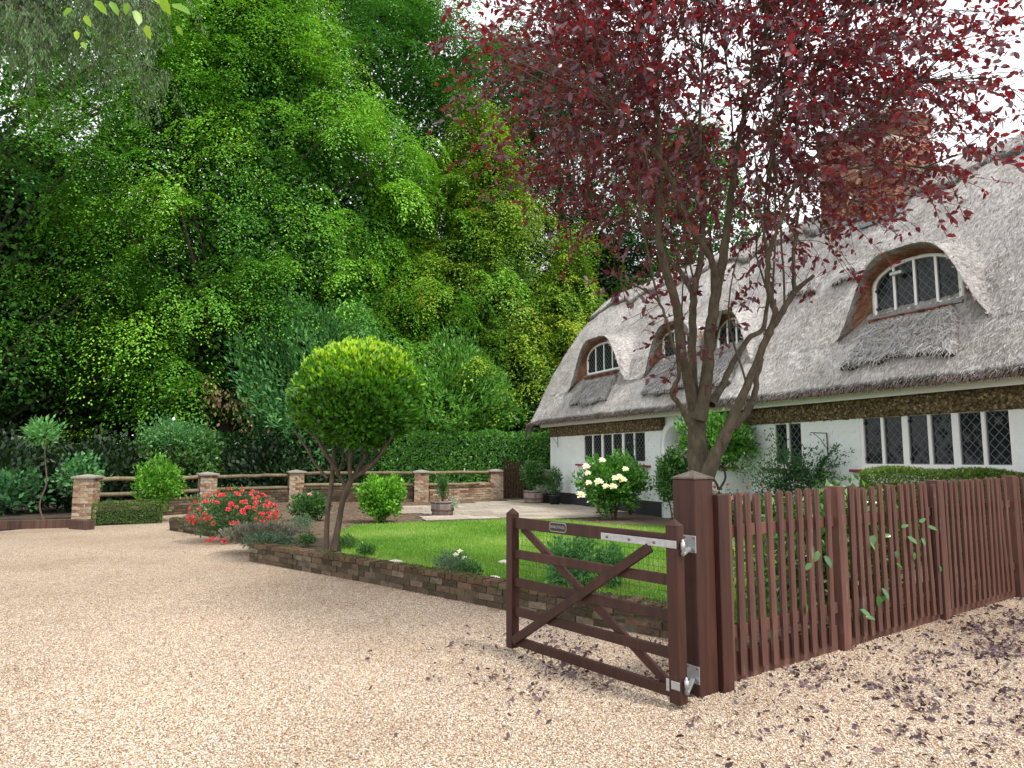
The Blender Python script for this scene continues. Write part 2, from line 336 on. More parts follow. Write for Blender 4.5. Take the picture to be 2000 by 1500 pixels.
M['rhodo'] = leaf_mat('blue_laurel_leaves', g_((0, (.02, .06, .028)), (.5, (.08, .26, .08)), (1, (.18, .4, .13))), .45, .25, spec=.3)
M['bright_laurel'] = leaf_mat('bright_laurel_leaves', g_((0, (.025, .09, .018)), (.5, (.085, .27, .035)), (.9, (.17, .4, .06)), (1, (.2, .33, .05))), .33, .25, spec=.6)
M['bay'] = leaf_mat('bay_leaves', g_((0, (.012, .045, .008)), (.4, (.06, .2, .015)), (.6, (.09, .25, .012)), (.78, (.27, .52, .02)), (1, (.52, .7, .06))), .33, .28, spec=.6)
M['plum'] = leaf_mat('purple_plum_leaves', g_((0, (.035, .014, .028)), (.5, (.065, .022, .04)), (.85, (.11, .022, .032)), (1, (.17, .035, .02))), .3, .38, tcol=(.32, .01, .015), spec=1.)
M['dead_plum'] = leaf_mat('fallen_purple_leaves', g_((0, (.035, .018, .026)), (.5, (.08, .042, .056)), (.85, (.14, .09, .1)), (.95, (.17, .07, .04)), (1, (.4, .13, .03))), .6, .1)
M['rose_leaf'] = leaf_mat('rose_leaves', g_((0, (.025, .08, .025)), (.6, (.05, .14, .04)), (1, (.11, .22, .06))), .4, .25)
M['grey_leaf'] = leaf_mat('grey_foliage', g_((0, (.07, .09, .06)), (.5, (.16, .17, .13)), (1, (.26, .23, .2))), .7, .2)
M['silver_leaf'] = leaf_mat('silver_foliage', g_((0, (.06, .12, .07)), (.6, (.14, .22, .14)), (1, (.4, .45, .36))), .6, .2)
M['coral'] = leaf_mat('coral_rose_petals', g_((0, (.42, .01, .05)), (.5, (.68, .04, .08)), (1, (.8, .2, .18))), .5, .35)
M['cream'] = leaf_mat('cream_rose_petals', g_((0, (.85, .83, .76)), (.5, (.9, .89, .85)), (1, (.92, .92, .88))), .5, .35)
M['pink'] = leaf_mat('pink_petals', g_((0, (.6, .25, .3)), (1, (.8, .5, .52))), .5, .3)
M['boxhedge'] = leaf_mat('box_leaves', g_((0, (.03, .07, .012)), (.5, (.075, .15, .02)), (1, (.17, .27, .05))), .45, .25)
M['conifer'] = leaf_mat('hanging_conifer', g_((0, (.05, .06, .045)), (.4, (.1, .15, .07)), (.75, (.1, .25, .06)), (.92, (.2, .32, .08)), (1, (.24, .2, .16))), .7, .2)
M['lime_leaf'] = leaf_mat('bright_lime_leaves', g_((0, (.12, .28, .02)), (1, (.3, .46, .03))), .4, .5)
M['brown_leaf'] = leaf_mat('dry_brown_leaves', g_((0, (.1, .055, .025)), (1, (.3, .2, .1))), .7, .2)
M['moss'] = leaf_mat('moss', g_((0, (.03, .03, .012)), (.5, (.06, .07, .015)), (.9, (.12, .13, .025)), (1, (.2, .17, .08))), .8, .1)
M['camellia'] = leaf_mat('camellia_leaves', g_((0, (.02, .07, .015)), (.5, (.04, .14, .02)), (.85, (.08, .22, .03)), (1, (.2, .34, .06))), .2, .2, spec=.9)

# ================================================================ THE SETTING
def sheet(name, poly, z, mat, kind='structure'):
    bm = bmesh.new(); bm.faces.new([bm.verts.new((p[0], p[1], 0)) for p in poly]); me = bm_mesh(name, bm)
    if me.polygons[0].normal.z < 0: me.flip_normals()
    o = link(name, me, mat); o.location.z = z; return tag(o, kind=kind)
sky_note = None
sheet('ground', [(-160, -60), (160, -60), (160, 220), (-160, 220)], -.02, M['forest_floor'])
drive = sheet('gravel_drive', [(-26, -14), (16, -14), (16, 13), (5.8, 8.2), (1.6, 5.5), (1.2, 7), (-3.9, 10.7), (-5.4, 14), (-7.3, 16), (-8.7, 19.6), (-9.6, 18.4), (-10.2, 16.2), (-10.9, 14.6), (-26, 13.2)], .004, M['gravel'])
GZ = .17
WALLP = [(-7.35, 14.95), (-5.95, 13.75), (-5.1, 13.2)]
BEDP = [(-3.93, 10.50), (-1.94, 8.86), (-.1, 7.22), (.75, 6.55), (1.30, 6.12), (1.62, 5.72)]
garden = prism('garden_bed', [(-7.3, 15.1), (-5.9, 13.85), (-5.0, 13.3), (-4.25, 11.6), (-3.85, 10.62), (-1.9, 9.0), (0, 7.35), (1.3, 6.25), (1.72, 5.6), (1.75, 5.25), (5.9, 8.3), (9, 11), (12, 26), (2, 26), (-7, 22.6), (-8.9, 19.8)], -.015, GZ, M['soil']); tag(garden, kind='structure')
def pts(z, *px): return [tuple(atz(x, y, z)[:2]) for x, y in px]
LAWN = pts(GZ, (652, 1048), (690, 1028), (800, 1023), (900, 1020), (1000, 1016), (1100, 1017), (1180, 1026), (1300, 1030), (1460, 1040), (1520, 1100), (1500, 1230), (1400, 1215)) + [(.95, 6.9), (-.05, 7.75), (-1.2, 8.75), (-1.9, 9.35), (-2.45, 10.1)]
sheet('lawn', LAWN, GZ+.02, M['lawn'])
def in_poly(P, poly):
    P = np.asarray(P); x, y = P[:, 0], P[:, 1]; r = np.zeros(len(P), bool); n = len(poly)
    for i in range(n):
        (x1, y1), (x2, y2) = poly[i][:2], poly[(i+1) % n][:2]
        c = ((y1 > y) != (y2 > y)) & (x < (x2-x1)*(y-y1)/((y2-y1) or 1e-9)+x1); r ^= c
    return r
# grass blades
n = 150000; LA = np.array(LAWN); P = rng.uniform(LA.min(0)-.05, LA.max(0)+.05, (n*2, 2)); P = P[in_poly(P, LAWN)][:n]
dist = np.hypot(P[:, 0], P[:, 1]); keep = rng.random(len(P)) < np.clip(1.3-dist/20, .4, 1); P = P[keep]; n = len(P)
C = np.c_[P, np.full(n, GZ+.015)]; up = nrm(np.c_[rng.normal(size=(n, 2))*.45, np.ones(n)])
leafT = (np.array([(0, -.09, 0), (0, .09, 0), (1, 0, 0)]), np.array([(0, 1, 2)]))
patch = 1.6*np.sin(P[:, 0]*1.7+np.sin(P[:, 1]*1.3)*2)*.12+np.sin(P[:, 1]*2.3+P[:, 0])*.1
gr = leaves_obj('lawn_grass', C, up, rdir(n), rng.uniform(.03, .065, n), M['grass'], None, leafT, np.clip(rng.normal(.45, .2, n)+patch, 0, 1))
tag(gr, 'short bright green mown grass covering the lawn', 'grass', kind='stuff')

# patio: sandstone slabs
PAT = pts(GZ, (780, 992), (835, 1019), (1000, 1015), (1165, 1012), (1240, 1000), (1180, 991), (1080, 984), (1020, 978), (975, 981), (880, 985))
pat = sheet('patio', PAT, GZ+.006, M['dark_mortar'])
ang = .35; ca, sa = math.cos(ang), math.sin(ang); k = 0
PA = np.array(PAT); cx, cy = PA.mean(0)
slabm = {}
row = -8
while row*.5 < 8:
    x = -8+random.random()*.4
    while x < 8:
        w = random.choice((.5, .75, .75, 1.0)); u, v = x+w/2, row*.5; X = cx+ca*u-sa*v; Y = cy+sa*u+ca*v
        cs = [(cx+ca*(u+a)-sa*(v+b), cy+sa*(u+a)+ca*(v+b)) for a in (-w/2, w/2) for b in (-.25, .25)]
        if in_poly([(X, Y)], PAT)[0]:
            if w not in slabm:
                bm = bmesh.new(); bm_box(bm, -w/2+.01, w/2-.01, -.24, .24, 0, .022, bev=.006); slabm[w] = bm_mesh('paving_slab', bm)
            o = link('paving_slab', slabm[w], M['slab'], pat); o.location = (X, Y, .002+random.random()*.006); o.rotation_euler = (random.gauss(0, .004), random.gauss(0, .004), ang)
        x += w
    row += 1

# ---------------------------------------------------------------- brick helpers
_bm = {}
def brick_me(l, d, h, mat, name='brick', var=0):
    key = (round(l, 2), round(d, 2), round(h, 3), mat.name, var)
    if key not in _bm:
        bm = bmesh.new(); bm_box(bm, -l/2, l/2, 0, d, 0, h)
        for v in bm.verts: v.co += Vector((random.gauss(0, .0022), random.gauss(0, .002), random.gauss(0, .002)))
        me = bm_mesh(name, bm); me.materials.append(mat); _bm[key] = me
    return _bm[key]
def put_brick(parent, l, d, h, mat, loc, rz, name='brick', tilt=0.):
    o = bpy.data.objects.new(name, brick_me(l, d, h, mat, name, random.randrange(3))); COL.objects.link(o); o.parent = parent
    o.location = loc; o.rotation_euler = (random.gauss(0, tilt), random.gauss(0, tilt), rz+random.gauss(0, tilt)); return o
def course_run(parent, a, b, z0, n, mat, h=.065, gap=.010, L=.215, d=.1, out=None, depth_off=0., tilt=.006, proud=.004):
    """n courses of stretchers whose outer face runs from a to b; 'd' goes to the left of a->b"""
    a = Vector(a); b = Vector(b); v = (b-a); T = v.length; v.normalize(); nrm_ = Vector((-v.y, v.x)); rz = math.atan2(v.y, v.x)
    for c in range(n):
        x = -.1125*(c % 2)
        while x < T-.03:
            x0 = max(x, 0); x1 = min(x+L, T)
            if x1-x0 > .05:
                m = (x0+x1)/2; off = random.gauss(0, proud); p = a+v*m+nrm_*(off+depth_off)
                l = L if x1-x0 > L-.02 else round((x1-x0)/.04)*.04
                put_brick(parent, l, d, h, mat, (p.x, p.y, z0+c*(h+gap)), rz, tilt=tilt)
            x += L+gap
# pillars
CAPW = .56
def pillar(loc, rz, label, n=14, w=.45, z0=0.):
    t = thing('brick_pillar', label, 'brick pillar', (loc[0], loc[1], z0), rz, 'brick pillars of the garden fence')
    box_obj('mortar_core', (-w/2+.012, w/2-.012, -w/2+.012, w/2-.012, -.05, n*.075), M['mortar'], t)
    for c in range(n):
        for q in range(4):
            a = q*PI/2; ca_, sa_ = math.cos(a), math.sin(a); sh = .1 if c % 2 else 0
            for x0, x1 in ((-w/2+sh, -w/2+sh+.168), (-w/2+sh+.178, w/2-.1+sh)):
                m = (x0+x1)/2; y = -w/2+random.gauss(0, .003); px, py = ca_*m-sa_*y, sa_*m+ca_*y
                put_brick(t, round((x1-x0)/.04)*.04-.004, .1, .066, M['pillar_brick'], (px, py, c*.075), a, tilt=.005)
    H = n*.075
    bm = bmesh.new(); h = w/2+.05
    vs = [bm.verts.new((x*h, y*h, H)) for x, y in ((-1, -1), (1, -1), (1, 1), (-1, 1))]; v2 = [bm.verts.new((x*h, y*h, H+.045)) for x, y in ((-1, -1), (1, -1), (1, 1), (-1, 1))]
    top = bm.verts.new((0, 0, H+.10)); bm.faces.new(vs[::-1])
    for i in range(4): bm.faces.new((vs[i], vs[(i+1) % 4], v2[(i+1) % 4], v2[i])); bm.faces.new((v2[i], v2[(i+1) % 4], top))
    link('cap_stone', bm_mesh('cap_stone', bm), M['stone_cap'], t); return t
PIL = [(-10.45, 17.05), (-8.75, 19.9), (-6.85, 21.95), (-2.87, 21.9), (-.55, 23.6), (1.12, 22.9)]
plab = ['pale stock brick pillar between the dark sleeper edging and the clipped box hedge', 'brick pillar behind the red rose bush at the end of the low wall',
        'brick pillar in shade behind the round-headed bay tree', 'brick pillar behind the barrel planter with the twisted box plant',
        'brick pillar at the hinge side of the little brown garden gate', 'brick pillar beside the white cottage wall, partly behind a potted shrub']
prz = [.18, .6, .45, .2, .25, .2]
for p, l, rz in zip(PIL, plab, prz): pillar(p, rz, l, 14 if p[0] < -8 else 13, z0=0. if p[0] < -8 else .1)
# low walls and round rails between the pillars
wlab = ['low brick wall with litter on top between the first two pillars', 'low brick wall under the rails in deep shade left of the bay tree', 'low brick wall behind the roses and green shrubs of the back border', 'low golden brick wall under the rails beside the little garden gate']
rlab = ['pair of weathered rails behind the clipped box hedge', 'pair of dark rails behind the red rose bush', 'pair of weathered rails seen through the bay tree stems', 'pair of pale round rails beside the little garden gate']
for i in range(4):
    a = Vector(PIL[i]); b = Vector(PIL[i+1]); v = (b-a).normalized(); a2 = a+v*.25; b2 = b-v*.25
    t = thing('low_wall', wlab[i], 'brick wall', (0, 0, 0), 0, 'low brick walls between the pillars')
    nn = (5, 5, 6, 6)[i]; z0 = .02 if i == 0 else .12
    nv = Vector((-v.y, v.x)); c4 = [a2-nv*.09, b2-nv*.09, b2+nv*.1, a2+nv*.1]
    prism('wall_core', [tuple(q) for q in c4], -.05, z0+nn*.075-.01, M['dark_mortar'], t)
    course_run(t, a2-nv*.11, b2-nv*.11, z0, nn, M['pillar_brick'] if i == 3 else M['bed_brick'])
    if i == 3:                                   # the wall climbs towards the gate
        course_run(t, a2+v*1.0-nv*.11, b2-nv*.11, z0+6*.075, 1, M['pillar_brick']); course_run(t, a2+v*1.9-nv*.11, b2-nv*.11, z0+7*.075, 1, M['pillar_brick'])
    u = 0; L_ = (b2-a2).length
    while u < L_-.1:
        p = a2+v*(u+.06)-nv*.12; o = put_brick(t, .105, .225, .065, M['bed_top'], (p.x, p.y, z0+nn*.075), math.atan2(v.y, v.x), tilt=.01)
        u += .116
    t = thing('rail_fence', rlab[i], 'rail fence', (0, 0, 0), 0, 'rails between the brick pillars')
    for z in (.63, 1.0):
        q = [(a2.x+v.x*s_*L_/6, a2.y+v.y*s_*L_/6, z+(.06 if i > 1 else 0)+random.gauss(0, .008)) for s_ in range(7)]
        tubes_obj('rail', [(q, .055)], M['rail_wood'], t, 8)

# the raised bed wall along the drive: single bricks on a mortar core, mossy header course on top
mossed = []
def bed_wall(name, path, label, n=3, endpier=False):
    t = thing(name, label, 'brick wall'); P = [Vector(p) for p in path]
    for a, b in zip(P[:-1], P[1:]):
        v = (b-a).normalized(); nv = Vector((-v.y, v.x))
        prism('wall_core', [tuple(a+nv*.012), tuple(b+nv*.012), tuple(b+nv*.19), tuple(a+nv*.19)], -.05, n*.072-.004, M['dark_mortar'], t)
        course_run(t, a, b, .0, n, M['bed_brick'], h=.062, gap=.010, proud=.006, tilt=.012)
        L_ = (b-a).length; u = 0
        mossed.append((a.copy(), v.copy(), L_, n))
        while u < L_-.02:
            p = a+v*(u+.055)-nv*.008; put_brick(t, .104, .21, .055, M['bed_top'], (p.x, p.y, n*.072+random.gauss(0, .004)), math.atan2(v.y, v.x), tilt=.02); u += .115
    Pm = []
    for a, v, L_, n_ in mossed:
        nv = Vector((-v.y, v.x)); m = int(2600*L_); u = rng.random(m)*L_; w = rng.random(m); top = rng.random(m) < .6
        dens = .5+.5*np.sin(u*2.3+a.x)+.4*np.sin(u*7.1+w*3); kp = rng.random(m) < np.clip(dens, .05, 1)*np.where(top, 1, .4*(1-w)**1.5+.1)
        off = np.where(top, -.012+w*.2, -.007); zz = np.where(top, n_*.072+.057+rng.random(m)*.004, n_*.072*(1-w)+.02)
        Pm.append(np.c_[a.x+v.x*u+nv.x*off, a.y+v.y*u+nv.y*off, zz][kp])
    Pm = np.concatenate(Pm); m = len(Pm); q = leaves_obj('moss', Pm, nrm(rdir(m)+np.array([0, -.3, .6])), nrm(rdir(m)*.6+np.array([0, -.3, .8])), rng.uniform(.008, .022, m), M['moss'], t, LEAF4); q['kind'] = 'stuff'; mossed.clear()
    return t
bw = bed_wall('raised_bed_wall', BEDP, 'long mossy red brick retaining wall between the gravel drive and the lawn')
a = Vector(BEDP[0])
course_run(bw, a+Vector((-.32, 1.15)), a+Vector((-.0, .0)), 0, 4, M['bed_brick'], h=.062)   # its end turns back beside the grey bush
prism('wall_core', [(a.x-.30, a.y+1.15), (a.x+.02, a.y+.05), (a.x+.2, a.y+.1), (a.x-.1, a.y+1.2)], -.05, .28, M['dark_mortar'], bw)
bed_wall('raised_bed_wall', WALLP, 'short curved brick bed wall left of the red rose bush')
# sleepers
s1 = beam('sleeper_edging', (-14.5, 14.35, .09), (-9.75, 15.55, .09), .2, .19, M['sleeper']); tag(s1, 'long dark brown sleeper edging the gravel left of the first pillar', 'sleeper')
s2 = beam('sleeper_edging', (-9.62, 15.3, .1), (-9.1, 15.05, .1), .2, .2, M['sleeper']); tag(s2, 'short sleeper block lying in front of the first brick pillar', 'sleeper')

# ================================================================ THE COTTAGE (local x along the front, local y into the house)
HO = (1.199, 21.539); HA = -1.158
cot = thing('thatched_cottage', 'white painted brick cottage with a thick grey thatched roof and eyebrow windows', 'cottage', (HO[0], HO[1], 0), HA)
HB, HE = .10, 16.2
def hb(name, dims, mat, **k): return box_obj(name, dims, mat, cot, **k)
DOOR = (5.92, 6.92)
# body behind the brick skin
bm = bmesh.new()
for x0, x1, z0, z1 in ((0, DOOR[0], HB, 2.6), (DOOR[1], HE, HB, 2.6), (DOOR[0], DOOR[1], 2.38, 2.6)): bm_box(bm, x0, x1, .12, .5, z0, z1)
bm_box(bm, 0, HE, .55, 5.2, HB, 2.6)
link('wall', bm_mesh('wall', bm), M['white_paint'], cot)
hb('porch_back_wall', (DOOR[0]-.1, DOOR[1]+.1, .5, .56, HB, 2.4), M['pink_plaster'])
# arched porch surround
def band(name, outer, inner, y0, y1, mat, parent, closed=False):
    """outer, inner: lists of (x,z)"""
    n = len(outer); V = []
    for (a, b) in ((outer, y0), (inner, y0), (outer, y1), (inner, y1)): V += [(x, b, z) for x, z in a]
    F = []; rng_ = range(n if closed else n-1)
    for i in rng_:
        j = (i+1) % n; F += [(i, j, n+j, n+i), (2*n+i, 3*n+i, 3*n+j, 2*n+j), (i, 2*n+i, 2*n+j, j), (n+i, n+j, 3*n+j, 3*n+i)]
    return link(name, np_mesh(name, V, F), mat, parent)
def arch_pts(cx, w, z0, zs, zt, n=16):
    p = [(cx-w, z0), (cx-w, (z0+zs)/2)]
    for i in range(n+1):
        th = PI-PI*i/n; p.append((cx+w*math.cos(th), zs+(zt-zs)*max(0, math.sin(th))))
    return p+[(cx+w, (z0+zs)/2), (cx+w, z0)]
dc = (DOOR[0]+DOOR[1])/2
band('porch_arch', arch_pts(dc, .60, HB, 1.86, 2.44), arch_pts(dc, .44, HB, 1.86, 2.27), -.055, .5, M['white_paint'], cot)
WINS = [  # ground-floor windows: s0, s1, z0, z1, lights (relative start, end), sill s0, s1
    dict(s=(2.12, 5.10), z=(1.46, 2.17), n=6, sill=(1.75, 5.35)), dict(s=(7.75, 8.35), z=(1.46, 2.17), n=2, sill=(7.6, 8.5)),
    dict(s=(9.36, 9.98), z=(1.44, 2.17), n=2, sill=(9.1, 10.12)), dict(s=(11.28, 13.52), z=(1.45, 2.185), n=6, sill=(11.05, 13.66)), dict(s=(14.6, 15.7), z=(1.45, 2.185), n=3, sill=(14.4, 15.9))]
# painted brick skin, with openings cut out
open_ = [(w['s'][0]-.07, w['s'][1]+.07, w['z'][0]-.07, w['z'][1]+.05) for w in WINS]+[(dc-.6, dc+.6, 0, 2.5)]
cells = []
zc = .52; c = 0
while zc < 2.185:
    h = min(.066, 2.185-zc)
    x = -.11*(c % 2)
    while x < HE:
        segs = [(max(x, 0), min(x+.215, HE))]
        for o0, o1, oz0, oz1 in open_:
            if zc+h > oz0 and zc < oz1:
                ns = []
                for a, b in segs:
                    if b <= o0 or a >= o1: ns.append((a, b)); continue
                    if a < o0: ns.append((a, o0))
                    if b > o1: ns.append((o1, b))
                segs = ns
        cells += [(a, b, zc, h) for a, b in segs if b-a > .02]
        x += .225
    zc += .075; c += 1
vis = sorted([q for q in cells if q[2] > 1.2], key=lambda q: -q[0]); vis = [q for q in vis if q[0] < 14.2][:290]; vset = set(vis)
for a, b, z, h in vis:
    o = put_brick(cot, round((b-a)/.04)*.04 if b-a < .2 else .215, .09, round(h, 3), M['painted_brick'], ((a+b)/2, random.gauss(0, .0012), z), 0, 'painted_brick', .002)
bm = bmesh.new()
for q in cells:
    if q in vset: continue
    y = random.gauss(0, .0025); bm_box(bm, q[0], q[1], y, .09, q[2], q[2]+q[3])
o = link('painted_brickwork', bm_mesh('painted_brickwork', bm), M['painted_brick'], cot); o['kind'] = 'stuff'
hb('plinth', (0, DOOR[0]-.12, -.015, .086, HB, .515), M['plinth']); hb('plinth', (DOOR[1]+.12, HE, -.015, .086, HB, .515), M['plinth'])
for a, b in ((0, dc-.6), (dc+.6, HE)): hb('pebble_band', (a, b, -.012, .084, 2.19, 2.5), M['flint'])
# stones in the band, geometry
n = 5200; X = rng.uniform(0, HE, n); X = X[(X < dc-.62) | (X > dc+.62)]; n = len(X)
Cc = np.c_[X, np.full(n, -.012), rng.uniform(2.2, 2.49, n)]; Dn = nrm(np.c_[rng.normal(size=n), np.zeros(n), rng.normal(size=n)*.6])
pyr = (np.array([(-.5, -.35, 0), (.45, -.4, 0), (.5, .3, 0), (-.4, .4, 0), (0, 0, .4)]), np.array([(0, 1, 4), (1, 2, 4), (2, 3, 4), (3, 0, 4)]))
M['band_stone'] = straw_mat('band_stones', [(0, (.03, .022, .012)), (.5, (.1, .07, .03)), (.85, (.2, .15, .07)), (1, (.34, .27, .17))])
o = leaves_obj('band_stones', Cc, Dn, np.tile([0, -1., 0], (n, 1)), rng.uniform(.03, .06, n), M['band_stone'], cot, pyr); o['kind'] = 'stuff'
hb('fascia', (-.3, HE, -.2, -.17, 2.49, 2.63), M['white_gloss']); hb('soffit', (-.3, HE, -.17, .08, 2.505, 2.53), M['white_gloss'])

# backing just behind the brick faces, cut round the openings
ops_ = sorted(open_); x = 0.
for o0, o1, oz0, oz1 in ops_:
    hb('wall_backing', (x, o0, .006, .119, HB, 2.19), M['white_paint'])
    if oz0 > HB: hb('wall_backing', (o0, o1, .006, .119, HB, oz0), M['white_paint'])
    if oz1 < 2.19: hb('wall_backing', (o0, o1, .006, .119, oz1, 2.19), M['white_paint'])
    x = o1
hb('wall_backing', (x, HE, .006, .119, HB, 2.19), M['white_paint'])
# windows -------------------------------------------------------------------------------------------
def clip_convex(sub, clip):
    out = sub
    for i in range(len(clip)):
        a, b = clip[i], clip[(i+1) % len(clip)]; inp = out; out = []
        if not inp: return []
        f = lambda p: (b[0]-a[0])*(p[1]-a[1])-(b[1]-a[1])*(p[0]-a[0])
        for j in range(len(inp)):
            p, q = inp[j], inp[(j+1) % len(inp)]; fp, fq = f(p), f(q)
            if fp >= 0: out.append(p)
            if (fp >= 0) != (fq >= 0):
                t = fp/(fp-fq); out.append((p[0]+t*(q[0]-p[0]), p[1]+t*(q[1]-p[1])))
    return out
def seg_clip(p, q, clip):
    t0, t1 = 0., 1.
    for i in range(len(clip)):
        a, b = clip[i], clip[(i+1) % len(clip)]; f = lambda r: (b[0]-a[0])*(r[1]-a[1])-(b[1]-a[1])*(r[0]-a[0])
        fp, fq = f(p), f(q)
        if fp < 0 and fq < 0: return None
        if fp < 0: t0 = max(t0, fp/(fp-fq))
        elif fq < 0: t1 = min(t1, fp/(fp-fq))
    if t1-t0 < 1e-3: return None
    L = lambda t: (p[0]+t*(q[0]-p[0]), p[1]+t*(q[1]-p[1])); return L(t0), L(t1)
def bar2(bm, p, q, w, y0, y1):
    d = Vector((q[0]-p[0], q[1]-p[1])); L = d.length
    if L < .005: return
    d /= L; nx, nz = -d.y*w/2, d.x*w/2
    vs = [bm.verts.new((x, y, z)) for y in (y0, y1) for x, z in ((p[0]+nx, p[1]+nz), (p[0]-nx, p[1]-nz), (q[0]-nx, q[1]-nz), (q[0]+nx, q[1]+nz))]
    for f in ((0, 1, 2, 3), (7, 6, 5, 4), (0, 4, 5, 1), (1, 5, 6, 2), (2, 6, 7, 3), (3, 7, 4, 0)): bm.faces.new([vs[i] for i in f])
def fill(win, poly, Y, diamonds):
    """glass, lead lattice and dark iron casement inside one light (convex ccw polygon in x,z)"""
    xs = [p[0] for p in poly]; zs = [p[1] for p in poly]; x0, x1, z0, z1 = min(xs), max(xs), min(zs), max(zs)
    dw, dh = .135, .15; lat = bmesh.new(); nx = int((x1-x0)/dw)+3; nz = int((z1-z0)/dh)+3; cx = (x0+x1)/2
    N = nx+nz+4
    for k in range(-N, N):
        for sg in (1, -1):
            c = cx+k*dw; p = (c-sg*N*dw/2, z0-N*dh/2); q = (c+sg*N*dw/2, z0+N*dh/2)
            r = seg_clip(p, q, poly)
            if r: bar2(lat, r[0], r[1], .0085, Y-.006, Y+.004)
    for i in range(len(poly)): bar2(lat, poly[i], poly[(i+1) % len(poly)], .028, Y-.018, Y+.006)
    link('lead_lattice', bm_mesh('lead_lattice', lat), M['came'], win)
    if diamonds:
        for i in range(-nx, nx):
            for j in range(-1, 2*nz+2):
                c = (cx+i*dw+(dw/2 if j % 2 else 0), z0+j*dh/2)
                dm = clip_convex([(c[0]-dw/2, c[1]), (c[0], c[1]-dh/2), (c[0]+dw/2, c[1]), (c[0], c[1]+dh/2)], poly)
                if len(dm) < 3: continue
                A = abs(sum(dm[a][0]*dm[(a+1) % len(dm)][1]-dm[(a+1) % len(dm)][0]*dm[a][1] for a in range(len(dm))))/2
                if A < .0012: continue
                mx = sum(p[0] for p in dm)/len(dm); mz = sum(p[1] for p in dm)/len(dm); ta, tb = random.gauss(0, .02), random.gauss(0, .02)
                V = [(p[0]-mx, 0, p[1]-mz) for p in dm]; nn = len(V); V += [(x, .004, z) for x, y, z in V]
                bm = bmesh.new(); vv = [bm.verts.new(v) for v in V]; bm.faces.new(vv[:nn]); bm.faces.new(vv[nn:][::-1])
                for a in range(nn): bm.faces.new((vv[a], vv[nn+a], vv[nn+(a+1) % nn], vv[(a+1) % nn]))
                o = link('pane', bm_mesh('pane', bm), M['glass'], win); o.location = (mx, Y, mz); o.rotation_euler = (ta, 0, tb)
    bm = bmesh.new(); vv = [bm.verts.new((p[0], Y+.012, p[1])) for p in poly]; bm.faces.new(vv)
    if not diamonds: link('pane', bm_mesh('pane', bm), M['glass'], win)
    else: link('dark_interior', bm_mesh('dark_interior', bm), M['iron'], win)
def hinge(win, x, z, Y): 
    box_obj('hinge', (x-.035, x+.03, Y-.03, Y-.012, z-.02, z+.02), M['iron'], win)
for wi, w in enumerate(WINS):
    (s0, s1), (z0, z1), n = w['s'], w['z'], w['n']
    win = bpy.data.objects.new('window', None); COL.objects.link(win); win.parent = cot
    F0 = .012
    fr = bmesh.new()
    bm_box(fr, s0-.07, s1+.07, F0, F0+.075, z1, z1+.05); bm_box(fr, s0-.07, s1+.07, F0, F0+.075, z0-.07, z0)
    bm_box(fr, s0-.07, s0, F0, F0+.075, z0, z1); bm_box(fr, s1, s1+.07, F0, F0+.075, z0, z1)
    link('frame', bm_mesh('frame', fr), M['white_gloss'], win)
    pairs = n//2 if n > 2 else 1; thick, thin = .10, .05
    if n == 3: edges = [(s0+i*(s1-s0)/3, s0+(i+1)*(s1-s0)/3-(.05 if i < 2 else 0)) for i in range(3)]
    else:
        lw = ((s1-s0)-(pairs-1)*thick-pairs*thin)/(2*pairs); edges = []; x = s0
        for k in range(pairs): edges += [(x, x+lw), (x+lw+thin, x+2*lw+thin)]; x += 2*lw+thin+thick
    for (a, b), (c, d) in zip(edges[:-1], edges[1:]):
        box_obj('mullion', (b, c, F0+.001, F0+.07, z0, z1), M['white_gloss'], win)
    for k, (a, b) in enumerate(edges):
        fill(win, [(a, z0), (b, z0), (b, z1), (a, z1)], F0+.045, wi == 3)
    for k in ((0, 2, 5) if n == 6 else ()):
        xh = edges[k][0] if k < 5 else edges[k][1]+.005
        for zz in (z0+.08, z1-.08): hinge(win, xh, zz, F0+.04)
    si = bmesh.new(); bm_box(si, w['sill'][0], w['sill'][1], -.10, .0, z0-.135, z0-.09, bev=.004)
    link('sill', bm_mesh('sill', si), M['red_sill'], win)
for (x, z) in ((10.58, 1.6), (.55, 1.86)):      # hanging-basket brackets
    tubes_obj('basket_bracket', [([(x, -.02, z), (x, -.03, z+.38)], .009), ([(x, -.03, z+.37), (x-.04, -.36, z+.375)], .008), ([(x, -.03, z+.1), (x-.02, -.17, z+.28), (x-.04, -.3, z+.37)], .006), ([(x-.04, -.36, z+.375), (x-.04, -.39, z+.35), (x-.04, -.36, z+.33), (x-.04, -.34, z+.35)], .006)], M['iron'], cot, 5)

# thatch --------------------------------------------------------------------------------------------
PD = np.array([-.5, 0, .5, 1, 1.5, 2, 2.6]); PZ = np.array([2.68, 3.46, 4.28, 5.05, 5.75, 6.38, 7.02])
RD = 2.6
def prof(D):
    D = np.asarray(D, float); m = np.where(D > RD, 2*RD-D, D); z = np.interp(m, PD, PZ); rr = np.clip(1-np.abs(D-RD)/.35, 0, 1); return z-.10*rr**2
DORM = [dict(c=2.80, w=.93, z=3.93, n=4), dict(c=6.25, w=.70, z=3.74, n=3), dict(c=7.98, w=.46, z=3.66, n=3), dict(c=12.13, w=.75, z=3.85, n=4)]
def crest(d, s): b = d['w']+.27; return d['z']-.47+1.44*np.exp(-(np.abs(s-d['c'])/b)**4)
def smax(a, b, k=.16):
    h = np.clip(.5+.5*(a-b)/k, 0, 1); return b*(1-h)+a*h+k*h*(1-h)
